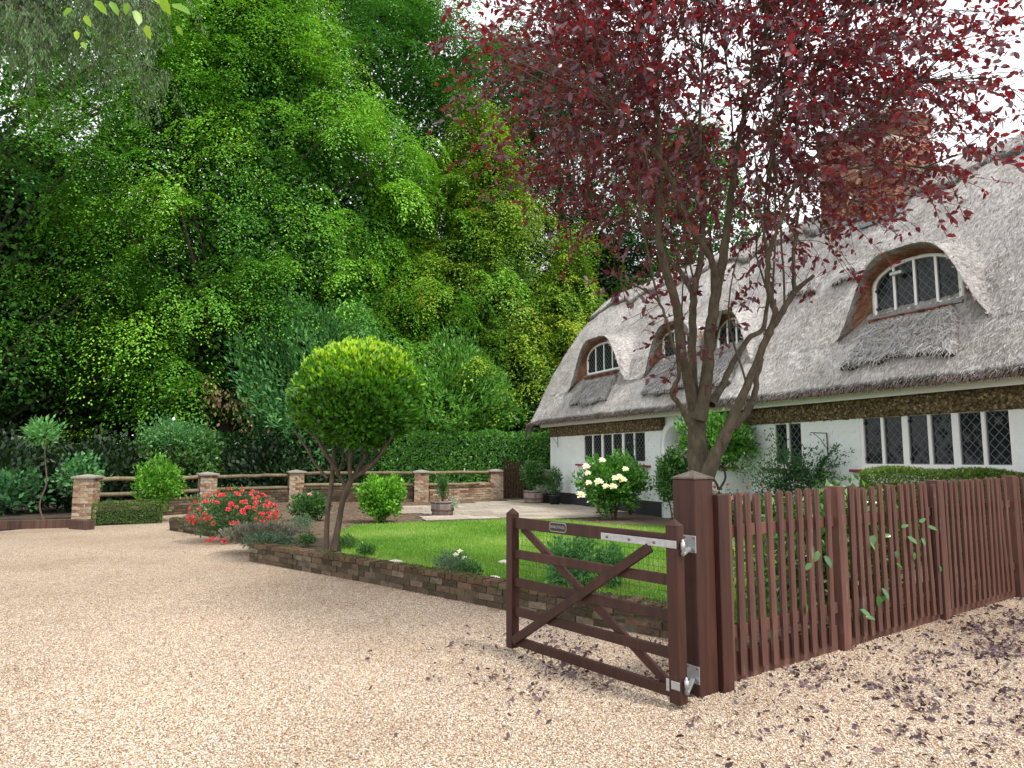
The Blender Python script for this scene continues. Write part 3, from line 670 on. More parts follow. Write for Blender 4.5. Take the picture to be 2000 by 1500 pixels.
def zroof(s, D, hi=True):
    z = prof(D)+0*s
    if hi:
        for d in DORM:
            m = (D >= -1e-6); A = crest(d, s)+.16*D; near = np.abs(s-d['c']) < d['w']+1.2
            z = np.where(m & near & (A > z-.16), smax(A, z), z)
    return z
def hashn(s, t, f):
    return (np.sin(s*f*1.7+1.3*np.sin(t*f*1.1+.7))+np.sin(t*f*2.3+1.7*np.sin(s*f*.9))+np.sin((s+t)*f*1.3+2.1*np.sin((s-t)*f*.6)))/3
Ds = list(np.arange(-.5, -.001, .04))+[0.0, 0.0]+list(np.arange(.04, 2.1, .04))+[2.12, 2.13]+list(np.arange(2.17, 3.2, .05))+list(np.arange(3.2, 5.8, .2))
Ds = np.array(Ds); lo_i = int(np.where(Ds == 0)[0][0]); ss = np.arange(-.72, 16.3, .045); ns, nd = len(ss), len(Ds)
S2, D2 = np.meshgrid(ss, Ds); hi = np.ones_like(D2, bool); hi[:lo_i+1] = False
Z2 = np.where(hi, zroof(S2, D2, True), zroof(S2, D2, False))
Zlo = prof(D2)
shift = -.5*np.sin(np.clip((D2+.5)/3.1, 0, 1)*PI); vd = S2-ss[0]
X2 = S2+shift*np.clip(1-vd/1.6, 0, 1)
Z2 = Z2-.5*np.exp(-vd/.10)*(D2 < 5)-.12*np.exp(-vd/.35)
# undulation of the coat, ragged butts
Nn = .022*hashn(S2, D2, 2.2)+.013*hashn(S2, D2, 6.1)+.008*rng.normal(size=S2.shape)
# ridge cap: a thicker coat with a cut wavy lower edge
capline = 2.06+.10*np.sin(S2*2.6)+.06*np.sin(S2*6.3); capm = np.clip((D2-capline)/.03, 0, 1)*(D2 < 2*RD-1.9)
Nn = Nn+.085*capm
Yn = D2-.80*Nn*(D2 < RD)+.8*Nn*(D2 >= RD); Zn = Z2+.6*Nn
tint = np.clip(.10+.10*hashn(S2, D2, 1.1), 0, .4)
edge = np.exp(-((D2-capline+.02)/.05)**2)*(D2 < 2.4); tint = np.maximum(tint, edge*.9)
tint = np.where(D2 < -.47, .7, tint)
# edge rows below the eave
Vr = [np.stack([X2, Yn, Zn], -1)]
rag = .012*rng.normal(size=ns)
for (dy, z, tt) in ((-.46, 2.60, .95),):
    pass
r0 = np.stack([X2[0], np.full(ns, -.15), np.full(ns, 2.60)], -1); r1 = np.stack([X2[0], np.full(ns, -.50)+rag, 2.605+rag], -1)
V = np.concatenate([r0[None], r1[None], Vr[0]]).reshape(-1, 3); tt = np.concatenate([np.full(ns, .9), np.full(ns, .95), tint.ravel()])
nr = nd+2; i, j = np.meshgrid(np.arange(nr-1), np.arange(ns-1), indexing='ij')
ok = np.ones((nr-1, ns-1), bool)
gap = (Z2[lo_i+1]-Z2[lo_i]); g2 = np.maximum(gap[:-1], gap[1:]) > .10; ok[lo_i+2, :] = ~g2
i, j = i[ok], j[ok]; F = np.stack([i*ns+j, i*ns+j+1, (i+1)*ns+j+1, (i+1)*ns+j], -1)
roof = link('thatch_roof', np_mesh('thatch_roof', V, F, tt, smooth=True), M['thatch'], cot)
# verge: the cut end of the coat at the far gable
vcol = np.arange(nd)
Va = np.stack([X2[:, 0], Yn[:, 0], Zn[:, 0]], -1); Vb = Va+np.array([.55, 0, -.45])*np.clip((Ds+.35)/1.2, 0, 1)[:, None]; Vv = np.concatenate([Va, Vb]); Fv = np.array([(k, k+1, nd+k+1, nd+k) for k in range(nd-1)])
link('thatch_verge', np_mesh('thatch_verge', Vv, Fv, np.full(2*nd, .5)), M['thatch'], cot)
gpoly = [(.02, D, max(2.5, float(prof(D))-.25)) for D in np.linspace(-.1, 5.2, 20)]+[(.02, 5.2, 2.5), (.02, -.1, 2.5)]
bm = bmesh.new(); bm.faces.new([bm.verts.new(p) for p in gpoly]); link('gable_wall', bm_mesh('gable_wall', bm), M['white_paint'], cot)
# loose straw over the coat
n = 200000; sx = rng.uniform(-.7, 15.5, n); dx = rng.uniform(-.5, 2.75, n)
keepp = rng.random(n) < np.clip(.45+.55*(sx/15), 0, 1); sx, dx = sx[keepp], dx[keepp]; n = len(sx)
fi = np.interp(dx, np.maximum.accumulate(Ds+np.arange(nd)*1e-7), np.arange(nd)); i0 = np.clip(fi.astype(int), 0, nd-2); fj = (sx-ss[0])/.045; j0 = np.clip(fj.astype(int), 0, ns-2)
fi -= i0; fj -= j0
G = np.stack([X2, Yn, Zn], -1)
def gp(a): return a[i0, j0]*((1-fi)*(1-fj))[:, None]+a[i0+1, j0]*(fi*(1-fj))[:, None]+a[i0, j0+1]*((1-fi)*fj)[:, None]+a[i0+1, j0+1]*(fi*fj)[:, None]
P = gp(G); du = G[i0+1, j0]-G[i0, j0]; ds = G[i0, j0+1]-G[i0, j0]; Nl = nrm(np.cross(ds, du)); Nl *= np.sign(Nl[:, 2:3]+1e-9)
bad = np.linalg.norm(du, axis=1) > .22; bad |= (i0 == lo_i)
down = nrm(-du+ds*rng.normal(size=(n, 1))*.75); dirv = nrm(down+Nl*rng.uniform(.0, .32, (n, 1))+rdir(n)*.22)
P, Nl, dirv = P[~bad], Nl[~bad], dirv[~bad]; n = len(P); kx = (~bad)
strawT = (np.array([(0, -.035, 0), (1, -.018, 0), (1, .018, 0), (0, .035, 0)]), np.array([(0, 1, 2, 3)]))
tl = np.clip(rng.normal(.5, .22, n), 0, .95); tl[rng.random(n) < .012] = 1.
pm = tint[i0[kx], j0[kx]]; tl = np.clip(tl-pm*.55+.16*hashn(sx[kx], dx[kx], 1.7)+.10*hashn(sx[kx]*3, dx[kx]*.8, 2.6), 0, .97)
sz = rng.uniform(.04, .11, n)
st = leaves_obj('straw', P-Nl*.006, dirv, nrm(Nl+rdir(n)*.35), sz, M['straw'], roof, strawT, tl); st['kind'] = 'stuff'
# fringe of reed ends along the eave
n = 9000; sx = rng.uniform(-.6, 15.8, n); x_ = np.interp(sx, ss, X2[0])
Pf = np.c_[x_, rng.uniform(-.52, -.44, n), rng.uniform(2.60, 2.66, n)]; df = nrm(np.c_[rng.normal(size=n)*.3, -.45+rng.normal(size=n)*.2, -.75+rng.normal(size=n)*.15])
fo = leaves_obj('eave_reed_ends', Pf, df, nrm(np.c_[rng.normal(size=n)*.3, -np.ones(n), rng.normal(size=n)*.3]), rng.uniform(.04, .09, n), M['reed'], roof, (strawT[0]*np.array([1, 2, 1]), strawT[1]), np.where(rng.random(n) < .6, .9, rng.random(n)*.25)); fo['kind'] = 'stuff'

def outline(c, w, z, h1, h, n=26):
    p = [(c-w, z), (c-w, z+h1*.5)]
    for k in range(n+1):
        x = -w*math.cos(PI*k/n); p.append((c+x, z+h1+(h-h1)*math.sin(PI*k/n)))
    return p+[(c+w, z+h1*.5), (c+w, z)]
def apron(c, w, zs, s_wide, D0=-.28, D1=.34, thick=.1, tin=.5, name='thatch_apron'):
    """an extra layer of thatch lying on the coat, ragged along its foot"""
    nx = int(2*(w+s_wide)/.04); ny = int((D1-D0)/.03); u = np.linspace(-1, 1, nx); v = np.linspace(0, 1, ny); U, Vv_ = np.meshgrid(u, v)
    Wd = w+s_wide*(1-Vv_)**.8; Sx = c+U*Wd; Dd = D0+(D1-D0)*Vv_+(1-Vv_)*(.02*np.sin(Sx*3.7)+.012*np.sin(Sx*11)+.007*rng.normal(size=nx)[None])
    th = thick*np.clip((1-np.abs(U))/.06, 0, 1)**.5*(1-.35*Vv_)+.012*rng.normal(size=U.shape)+.015*hashn(Sx, Dd, 5)
    zz = prof(Dd)+.6*th+.01; yy = Dd-.8*th
    V0 = np.stack([Sx, yy, zz], -1); base = np.stack([Sx[0], Dd[0]+.03, prof(Dd[0])-.03], -1)
    V = np.concatenate([base[None], V0]).reshape(-1, 3); tn = np.clip(tin+.12*hashn(Sx, Dd, 3), 0, .7); tn = np.concatenate([np.full(nx, .95), np.where(Vv_ < .04, .7, tn).ravel()])
    ii, jj = np.meshgrid(np.arange(ny), np.arange(nx-1), indexing='ij'); F = np.stack([ii*nx+jj, ii*nx+jj+1, (ii+1)*nx+jj+1, (ii+1)*nx+jj], -1).reshape(-1, 4)
    ob = link(name, np_mesh(name, V, F, tn, smooth=True), M['thatch'], cot)
    m = int(9000*2*w*(D1-D0)); a = rng.integers(1, ny-1, m); b = rng.integers(1, nx-1, m); Pp = V0[a, b]+rng.normal(size=(m, 3))*.01
    dd = nrm(np.c_[rng.normal(size=m)*.7, -.55*np.ones(m), -.8*np.ones(m)]+rdir(m)*.35)
    q = leaves_obj('straw', Pp, dd, nrm(np.tile([0, -.8, .6], (m, 1))+rdir(m)*.3), rng.uniform(.06, .17, m), M['straw'], ob, strawT, np.clip(rng.normal(.5-tin*.45, .18, m), 0, .95)); q['kind'] = 'stuff'
    m = int(70*w); xx = rng.uniform(-1, 1, m)*(w+s_wide)+c
    q = leaves_obj('reed_ends', np.c_[xx, np.interp(xx, Sx[0], yy[0]), np.interp(xx, Sx[0], zz[0])], nrm(np.c_[rng.normal(size=m)*.4, -.5*np.ones(m), -.8*np.ones(m)]), nrm(rdir(m)+np.array([0, -1.5, 0])), rng.uniform(.03, .08, m), M['reed'], ob, (strawT[0]*np.array([1, 2, 1]), strawT[1]), np.where(rng.random(m) < .6, .88, .1)); q['kind'] = 'stuff'
for di, d in enumerate(DORM):
    c, w, z0 = d['c'], d['w'], d['z']; h1, h = .50, .86
    if di == 1: h1, h = .72, .86
    win = bpy.data.objects.new('dormer_window', None); COL.objects.link(win); win.parent = cot
    WY = .30
    # reveal of cut reed from the lip of the eyebrow to the frame
    so = np.linspace(c-w-1.1, c+w+1.1, 400); zo = zroof(so, np.full(400, .0), True); bz = float(prof(0.)); m = zo-bz > .05
    so, zo = so[m], zo[m]; arc = np.r_[0, np.cumsum(np.hypot(np.diff(so), np.diff(zo)))]; N = 60; t = np.linspace(0, arc[-1], N); so, zo = np.interp(t, arc, so), np.interp(t, arc, zo)
    ol = np.array(outline(c, w+.0, z0, h1, h, 40)); arc = np.r_[0, np.cumsum(np.hypot(*np.diff(ol, axis=0).T))]; t = np.linspace(0, arc[-1], N); xi, zi = np.interp(t, arc, ol[:, 0]), np.interp(t, arc, ol[:, 1])
    rows = []; K = 9
    for k in range(K+1):
        f = k/K; g = f**.75; e = math.sin(f*PI)*.02
        Y = -.02+(WY+.03)*(1-(1-f)**1.6); rows.append(np.c_[so+(xi-so)*f+rng.normal(size=N)*.004, np.full(N, Y), zo+(zi-zo)*g-.008*(k > 0)+rng.normal(size=N)*.004])
    V = np.array(rows).reshape(-1, 3); ii, jj = np.meshgrid(np.arange(K), np.arange(N-1), indexing='ij'); F = np.stack([ii*N+jj, ii*N+jj+1, (ii+1)*N+jj+1, (ii+1)*N+jj], -1).reshape(-1, 4)
    rv = link('reed_reveal', np_mesh('reed_reveal', V, F, np.where(np.repeat(np.arange(K+1), N) < 3, np.clip(rng.normal(.95, .06, len(V)), .86, 1), np.clip(rng.normal(.4, .15, len(V)), 0, .74)), smooth=True), M['reed'], win)
    us = np.linspace(so[0]-.12, so[-1]+.12, 60); vd_ = np.linspace(-.02, .42, 12); U_, W_ = np.meshgrid(us, vd_); ii, jj = np.meshgrid(np.arange(11), np.arange(59), indexing='ij')
    link('sill_thatch', np_mesh('sill_thatch', np.stack([U_, W_+.0*U_, prof(W_)+.004+.01*rng.normal(size=U_.shape)], -1).reshape(-1, 3), np.stack([ii*60+jj, ii*60+jj+1, (ii+1)*60+jj+1, (ii+1)*60+jj], -1).reshape(-1, 4), np.full(720, .3), smooth=True), M['thatch'], win)
    mm = 1500; a = rng.integers(2, K, mm); b = rng.integers(0, N-1, mm); RW = np.array(rows); Pp = RW[a, b]*.5+RW[a+1, b+1]*.5; dd = nrm(RW[a, b]-RW[a+1, b]+rng.normal(size=(mm, 3))*.02)
    q = leaves_obj('reed_ends', Pp, nrm(dd+np.array([.0, -.3, -.1])), rdir(mm), rng.uniform(.04, .1, mm), M['reed'], rv, (strawT[0]*np.array([1, 1.6, 1]), strawT[1]), rng.random(mm)*.7); q['kind'] = 'stuff'
    fo_, fi_ = outline(c, w+.01, z0-.005, h1, h, 26), outline(c, w-.065, z0+.06, h1-.06, h-.115, 26)
    band('frame', fo_, fi_, WY-.03, WY+.05, M['white_gloss'], win, closed=True)
    iw = w-.065; top = lambda x: z0+h1+(h-.115+.06-h1)*math.sqrt(max(0, 1-((x-c)/iw)**2)) if False else z0+.06+(h1-.06)+(h-.115-(h1-.06))*math.sqrt(max(0, 1-((x-c)/iw)**2))
    nl = d['n']; tk = .04; lw = (2*iw-(nl-1)*tk)/nl
    for k in range(nl):
        a = c-iw+k*(lw+tk); b = a+lw
        if k < nl-1:
            box_obj('mullion', (b, b+tk, WY-.022, WY+.045, z0+.06, top(b+tk/2)+.02), M['white_gloss'], win)
        poly = [(a, z0+.06), (b, z0+.06)]+[(x, top(x)) for x in np.linspace(b, a, 7)]
        poly = [p for kk, p in enumerate(poly) if p[1] > z0+.0601 or kk < 2]
        fill(win, poly, WY+.01, di == 3)
    for zz in (z0+.14, z0+h1-.06): hinge(win, c-iw+.02, zz, WY+.0)
    if di == 3:
        for zz in (z0+.16, z0+h1-.02): hinge(win, c+iw, zz, WY+.0)
        box_obj('wall_lamp', (c-.33, c-.12, WY-.16, WY-.08, z0+.60, z0+.66), M['galv'], win, bev=.01)
    # lead apron flashing and scalloped tiles under the sill
    box_obj('lead_sill', (c-w-.03, c+w+.03, WY-.12, WY-.02, z0-.045, z0-.006), M['lead'], win, M=None)
    for k in range(int(2*w/.11)):
        x = c-w+.055+k*.11
        o = box_obj('tile', (-.053, .053, -.05, .05, -.008, .008), M['chimney_brick'], win, loc=(x, WY-.15, z0-.085)); o.rotation_euler = (R(-50), 0, 0)
    apron(c, w-.02, z0, .22 if di == 3 else .12, -.29, .16, .1 if di != 3 else .075, .5 if di != 3 else .36)
apron(10.45, .26, 0, .05, .80, 1.02, .09, .2, 'thatch_patch'); apron(9.42, .3, 0, .05, .79, 1.0, .09, .2, 'thatch_patch')
# bleached twigs caught on the thatch under the big eyebrow window
tw = []
for k in range(16):
    x = random.uniform(11.5, 13.2); D = random.uniform(-.2, .1); a = random.uniform(-.9, .9); L_ = random.uniform(.15, .5); q = []
    for f in (0, .5, 1):
        xx = x+math.cos(a)*L_*f; DD = D+math.sin(a)*L_*f*.35+random.gauss(0, .01); q.append((xx, DD-.11, float(prof(DD))+.09))
    tw.append((q, [.007, .005, .003]))
o = tubes_obj('dead_twigs', tw, plain('bleached_twig', (.4, .37, .33), .8), roof, 4); o['kind'] = 'stuff'

# chimney ------------------------------------------------------------------------------------------
ch = bpy.data.objects.new('chimney', None); COL.objects.link(ch); ch.parent = cot
def stack(x0, x1, y0, y1, z0, z1, count, core_in=.02):
    box_obj('chimney_core', (x0+core_in, x1-core_in, y0+core_in, y1-core_in, z0-.8, z1), M['mortar'], ch)
    nc = int((z1-z0)/.075); bricks = []
    for c in range(nc):
        z = z0+c*.075
        for (ax, ay, L_, rz) in ((x0, y0, x1-x0, 0), (x1, y0, y1-y0, PI/2)):
            x = -.11*(c % 2)
            while x < L_-.02:
                a, b = max(0, x), min(L_, x+.215)
                if b-a > .03: bricks.append((ax, ay, (a+b)/2, b-a, z, rz))
                x += .225
    bricks.sort(key=lambda q: q[4]); bm = bmesh.new()
    for k, (ax, ay, m, l, z, rz) in enumerate(bricks):
        px, py = ax+math.cos(rz)*m, ay+math.sin(rz)*m
        if k < count: put_brick(ch, round(l/.04)*.04 if l < .2 else .215, .09, .066, M['chimney_brick'], (px, py, z), rz, tilt=.004)
        else:
            Mx = Matrix.Translation((px, py, z)) @ Matrix.Rotation(rz, 4, 'Z'); bm_box(bm, -l/2, l/2, random.gauss(0, .002), .09, 0, .066, M=Mx)
    if len(bm.faces):
        o = link('chimney_brickwork', bm_mesh('chimney_brickwork', bm), M['chimney_brick2'], ch); o['kind'] = 'stuff'
    else: bm.free()
def brick_noise_mat():
    m, nt, b, o = new_mat('chimney_brick_joined'); b.inputs['Roughness'].default_value = .9; n = noise(nt, 5, 2)
    nt.links.new(ramp(nt, [(.3, (.2, .085, .055)), (.7, (.32, .16, .11))], n), b.inputs['Base Color']); return m
M['chimney_brick2'] = brick_noise_mat()
stack(10.17, 10.83, 1.72, 2.6, 5.95, 7.6, 130)
stack(8.95, 9.9, 1.95, 3.0, 6.1, 8.15, 150)
stack(9.9, 10.75, 2.35, 3.0, 7.0, 8.15, 10)
box_obj('chimney_cap', (8.87, 10.83, 1.88, 3.08, 8.15, 8.22), M['stone_cap'], ch)
beam('flashing', (10.10, 1.68, 6.0), (10.90, 1.68, 6.0), .14, .07, M['lead'], ch); beam('flashing', (10.88, 1.66, 6.0), (10.88, 2.6, 7.1), .10, .16, M['lead'], ch)
beam('flashing', (8.9, 1.9, 6.28), (9.95, 1.9, 6.28), .14, .08, M['lead'], ch)
beam('roof_batten', (9.55, 1.48, 5.85), (10.2, 1.62, 6.95), .07, .07, plain('old_oak', (.3, .2, .1), .8, nscale=20, var=.4), ch)
beam('roof_batten', (10.95, 1.72, 6.2), (11.05, 2.55, 7.2), .07, .07, M['rail_wood'], ch)

# ================================================================ GATE POSTS, PICKET FENCE, FIVE-BAR GATE
FD = Vector((.8137, .5813)); FN = Vector((.5813, -.8137))       # fence direction, its outer face
FANG = math.atan2(FD.y, FD.x)
def capped_post(name, w, H, ph, mat, capmat, label=None, cat=None, parent=None, loc=(0, 0, 0), rz=0., over=.0, z0=-.1, group=None):
    bm = bmesh.new(); bm_box(bm, -w/2, w/2, -w/2, w/2, z0, H, bev=.006); me = bm_mesh('post', bm)
    if label:
        t = thing(name, label, cat, loc, rz, group); link('shaft', me, mat, t)
    else:
        t = link(name, me, mat, parent, loc); t.rotation_euler[2] = rz
    bm = bmesh.new(); h = w/2+over; vs = [bm.verts.new((x*h, y*h, H+.001)) for x, y in ((-1, -1), (1, -1), (1, 1), (-1, 1))]; v2 = [bm.verts.new((x*h, y*h, H+.012)) for x, y in ((-1, -1), (1, -1), (1, 1), (-1, 1))]
    tp = bm.verts.new((0, 0, H+ph)); bm.faces.new(vs[::-1])
    for i in range(4): bm.faces.new((vs[i], vs[(i+1) % 4], v2[(i+1) % 4], v2[i])); bm.faces.new((v2[i], v2[(i+1) % 4], tp))
    link('cap', bm_mesh('cap', bm), capmat, t); return t
PW = .192
pc = Vector((1.215, 4.62))+PW/2*(FD-FN)+Vector((.0, .0)); pc = Vector((1.215, 4.62))+Vector((FD.x-FN.x, FD.y-FN.y))*PW/2
gp_ = capped_post('gate_post', PW, 1.405, .06, M['gate_wood'], M['cap_wood'], 'thick dark brown gate post with a weathered grey pyramid cap', 'gate post', loc=(pc.x, pc.y, 0), rz=FANG, over=.004)
# picket fence
fence = thing('picket_fence', 'brown stained picket fence running from the gate post towards the cottage', 'fence', (0, 0, 0))
F0 = pc+FD*(PW/2+.075)+FN*.01
def fpt(u, v=0., z=0.): p = F0+FD*u+FN*v; return Vector((p.x, p.y, z))
def picket_mesh(w, th, H, seed):
    r = random.Random(seed); prof_ = [(-w/2, 0), (w/2, 0), (w/2, H-w*.42)]+[(w/2*math.cos(a), H-w*.42+w*.42*math.sin(a)) for a in (PI*.15, PI*.32, PI*.5, PI*.68, PI*.85)]+[(-w/2, H-w*.42)]
    bm = bmesh.new(); a = [bm.verts.new((x, -th/2, z)) for x, z in prof_]; b = [bm.verts.new((x+r.gauss(0, .0006), th/2, z)) for x, z in prof_]
    bm.faces.new(a); bm.faces.new(b[::-1]); n = len(a)
    for i in range(n): bm.faces.new((a[i], b[i], b[(i+1) % n], a[(i+1) % n]))
    me = bm_mesh('picket', bm); me.materials.append(M['fence_wood']); return me
pms = [picket_mesh(.064+random.uniform(-.003, .003), .022, 1.24+random.uniform(-.012, .012), k) for k in range(6)]
posts_u = [0.0, 1.60, 3.42, 5.28, 7.1]
for k, u in enumerate(posts_u):
    w = .115; H = (1.30, 1.315, 1.33, 1.345, 1.35)[k]
    o = box_obj('fence_post', (-w/2, w/2, -w/2, w/2, -.1, H), M['gate_wood'] if k == 0 else M['fence_wood'], fence, bev=.005); p = fpt(u-(.012 if k == 0 else 0), .065 if k == 0 else .0); o.location = (p.x, p.y, 0); o.rotation_euler[2] = FANG+random.gauss(0, .006)
u = .135
while u < 7.0:
    if min(abs(u-q) for q in posts_u) > .09:
        o = link('picket', random.choice(pms), None, fence); p = fpt(u, .03+random.gauss(0, .002)); zlow = .055+.008*u+random.gauss(0, .006)
        o.location = (p.x, p.y, zlow); o.rotation_euler = (random.gauss(0, .006), random.gauss(0, .008), FANG+random.gauss(0, .03))
    u += .1265+random.gauss(0, .002)
for k in range(4):
    a, b = posts_u[k]+.058, posts_u[k+1]-.058
    for z in (1.03, .34): beam('fence_rail', fpt(a, .0, z), fpt(b, .0, z), .035, .085, M['fence_wood'], fence)
    beam('gravel_board', fpt(a, -.01, .10), fpt(b, -.01, .10), .03, .2, M['fence_wood'], fence)

# five-bar gate, open
GH, GL = Vector((1.035, 4.445)), Vector((.005, 5.71)); GD = (GL-GH).normalized(); GN = Vector((GD.y, -GD.x)); GLEN = (GL-GH).length
if GN.y > 0: GN = -GN
gate = thing('five_bar_gate', 'open dark brown five-bar wooden gate with galvanised hinges', 'gate', (GH.x, GH.y, 0))
def gpt(u, v=0., z=0.): p = GD*u+GN*v; return Vector((p.x, p.y, z))
ga = math.atan2(GD.y, GD.x)
def stile(w, H, u):
    bm = bmesh.new(); bm_box(bm, -w/2, w/2, -.04, .04, .035, H, bev=.004); h1, h2 = w/2, .04
    o = link('stile', bm_mesh('stile', bm), M['gate_wood'], gate); p = gpt(u); o.location = (p.x, p.y, 0); o.rotation_euler[2] = ga
    bm = bmesh.new(); vs = [bm.verts.new((x*h1, y*h2, H)) for x, y in ((-1, -1), (1, -1), (1, 1), (-1, 1))]; tp = bm.verts.new((0, 0, H+.045)); bm.faces.new(vs[::-1])
    for i in range(4): bm.faces.new((vs[i], vs[(i+1) % 4], tp))
    link('stile_cap', bm_mesh('stile_cap', bm), M['gate_wood'], o)
stile(.085, 1.12, 0.0); stile(.075, 1.095, GLEN)
for z, h in ((1.022, .088), (.775, .068), (.553, .068), (.325, .068), (.095, .07)):
    M0 = beam('rail', gpt(.03, 0, z), gpt(GLEN-.025, 0, z), .032, h, M['gate_wood'], gate)
beam('brace', gpt(GLEN-.05, .034, .10), gpt(.17, .034, .972), .028, .066, M['gate_wood'], gate)
beam('brace', gpt(GLEN-.09, -.033, .985), gpt(.07, -.033, .105), .028, .062, M['gate_wood'], gate)
# rabbit wire behind the upper bars
wires = []
u = .05
while u < GLEN-.04: wires.append(([tuple(gpt(u+random.gauss(0, .002), -.05, .50)), tuple(gpt(u, -.05, 1.0))], .0011)); u += .042
for z in (.52, .56, .60, .64, .69, .74, .79, .84, .89, .94, .99): wires.append(([tuple(gpt(.04, -.05, z)), tuple(gpt(GLEN*.5, -.05, z-.003)), tuple(gpt(GLEN-.04, -.05, z))], .0011))
o = tubes_obj('wire_mesh', wires, M['wire'], gate, 3); o['kind'] = 'stuff'
# hinges
def slab_on_gate(name, u0, u1, z0, z1, v0, v1, mat, parent, bev=.002):
    a = gpt(u0, (v0+v1)/2, (z0+z1)/2); b = gpt(u1, (v0+v1)/2, (z0+z1)/2); return beam(name, a, b, abs(v1-v0), z1-z0, mat, parent, bev)
hg = slab_on_gate('strap_hinge', .60, -.045, .982, 1.03, .041, .047, M['galv'], gate)
for u in (.54, .34, .13): 
    o = lathe('bolt', [(0, .008), (.007, .007), (.011, .0), (.011, -.002)], M['galv_dark'], hg, 8); o.rotation_euler = (PI/2, 0, math.atan2(GN.y, GN.x)+PI/2); o.location = gpt(u, .048, 1.006)
slab_on_gate('strap_hinge', .35, -.045, .99, 1.02, -.046, -.041, M['galv'], gate)
h2 = slab_on_gate('strap_hinge', .02, -.045, .125, .175, .041, .047, M['galv'], gate)
slab_on_gate('hinge_band', .06, .035, .105, .18, .04, .046, M['galv'], gate)
# pintles on the post
post_n = Vector((-FD.x, -FD.y))                         # the post face the gate hangs from
for z in (.985, .15):
    plate_c = pc+post_n*(PW/2+.004)+FN*.045
    o = box_obj('hinge_plate', (-.0035, .0035, -.055, .055, -.062, .05), M['galv'], gp_, bev=.002); Mi = Matrix.Rotation(-FANG, 4, 'Z')
    l = Mi @ Vector((plate_c.x-pc.x, plate_c.y-pc.y, 0)); o.location = (l.x, l.y, z)
    pin = Vector((GH.x, GH.y))-GD*.062; pl = Mi @ Vector((pin.x-pc.x, pin.y-pc.y, 0))
    lathe('hinge_pin', [(0, -.05), (.009, -.05), (.009, .05), (.0, .055)], M['galv'], gp_, 10, (pl.x, pl.y, z))
    lathe('hinge_eye', [(.009, -.024), (.0155, -.023), (.0155, .023), (.009, .024)], M['galv'], gp_, 12, (pl.x, pl.y, z+.012))
    beam('pintle_arm', (l.x, l.y, z-.035), (pl.x, pl.y, z-.035), .03, .02, M['galv'], gp_)
    for dy in (-.038, .038):
        for dz in (-.048, .036): lathe('bolt', [(0, 0), (.007, 0), (.007, .004), (0, .006)], M['galv_dark'], o, 8, None).matrix_local = Matrix.Translation((-.0035, dy, dz)) @ Matrix.Rotation(-PI/2, 4, 'Y')
# cast warning plate
pu = GLEN*.655
def plate_poly(w, h, c):
    return [(-w, -h+c), (-w+c*.5, -h+c), (-w+c, -h), (w-c, -h), (w-c*.5, -h+c), (w, -h+c), (w, h-c), (w-c*.5, h-c), (w-c, h), (-w+c, h), (-w+c*.5, h-c), (-w, h-c)]
pl_e = bpy.data.objects.new('warning_plate', None); COL.objects.link(pl_e); pl_e.parent = gate; pl_e.location = gpt(pu, .0175, 1.028)
pl_e.rotation_euler = (0, 0, math.atan2(-GD.y, -GD.x))      # local x reads left to right, local -y faces the drive
def plate_piece(name, w, h, c, y0, y1, mat):
    q = plate_poly(w, h, c); bm = bmesh.new(); a = [bm.verts.new((x, y0, z)) for x, z in q]; b = [bm.verts.new((x, y1, z)) for x, z in q]; bm.faces.new(a); bm.faces.new(b[::-1]); n = len(q)
    for i in range(n): bm.faces.new((a[i], b[i], b[(i+1) % n], a[(i+1) % n]))
    return link(name, bm_mesh(name, bm), mat, pl_e)
plate_piece('rim', .094, .036, .014, -.004, .0, M['plate_rim']); plate_piece('face', .088, .030, .012, -.006, -.0005, M['plate'])
fc = bpy.data.curves.new('lettering', 'FONT'); fc.body = 'BEWARE OF THE DOG'; fc.size = .0265; fc.align_x = 'CENTER'; fc.align_y = 'CENTER'; fc.extrude = .0012; fc.space_character = .92
fo = bpy.data.objects.new('tmp_letters', fc); COL.objects.link(fo); dg = bpy.context.evaluated_depsgraph_get(); me = bpy.data.meshes.new_from_object(fo.evaluated_get(dg)); bpy.data.objects.remove(fo)
me.materials.clear(); wv = max(v.co.x for v in me.vertices)-min(v.co.x for v in me.vertices)
for v in me.vertices: v.co.x *= .158/wv; v.co.y *= 1.15
o = link('lettering', me, M['plate_rim'], pl_e); o.rotation_euler = (PI/2, 0, 0); o.location = (0, -.0072, 0)

# little garden gate between the last two pillars
ga0, ga1 = Vector((-.30, 23.4)), Vector((.42, 22.75)); gv = (ga1-ga0); gL = gv.length; gv.normalize()
sg = thing('garden_gate', 'small dark brown picket garden gate standing ajar by the hedge', 'gate', (ga0.x, ga0.y, GZ))
for k in range(8):
    f = (k+.5)/8; H = 1.18+.16*abs(f-.5)*2-.05+.12*(1-f)
    o = box_obj('picket', (-.036, .036, -.012, .012, .06, H), M['gate_wood'], sg); o.location = (gv.x*f*gL, gv.y*f*gL, 0); o.rotation_euler[2] = math.atan2(gv.y, gv.x)
for z in (.25, .95): beam('rail', (gv.x*.02, gv.y*.02+.03, z), (gv.x*gL, gv.y*gL+.03, z), .03, .09, M['gate_wood'], sg)

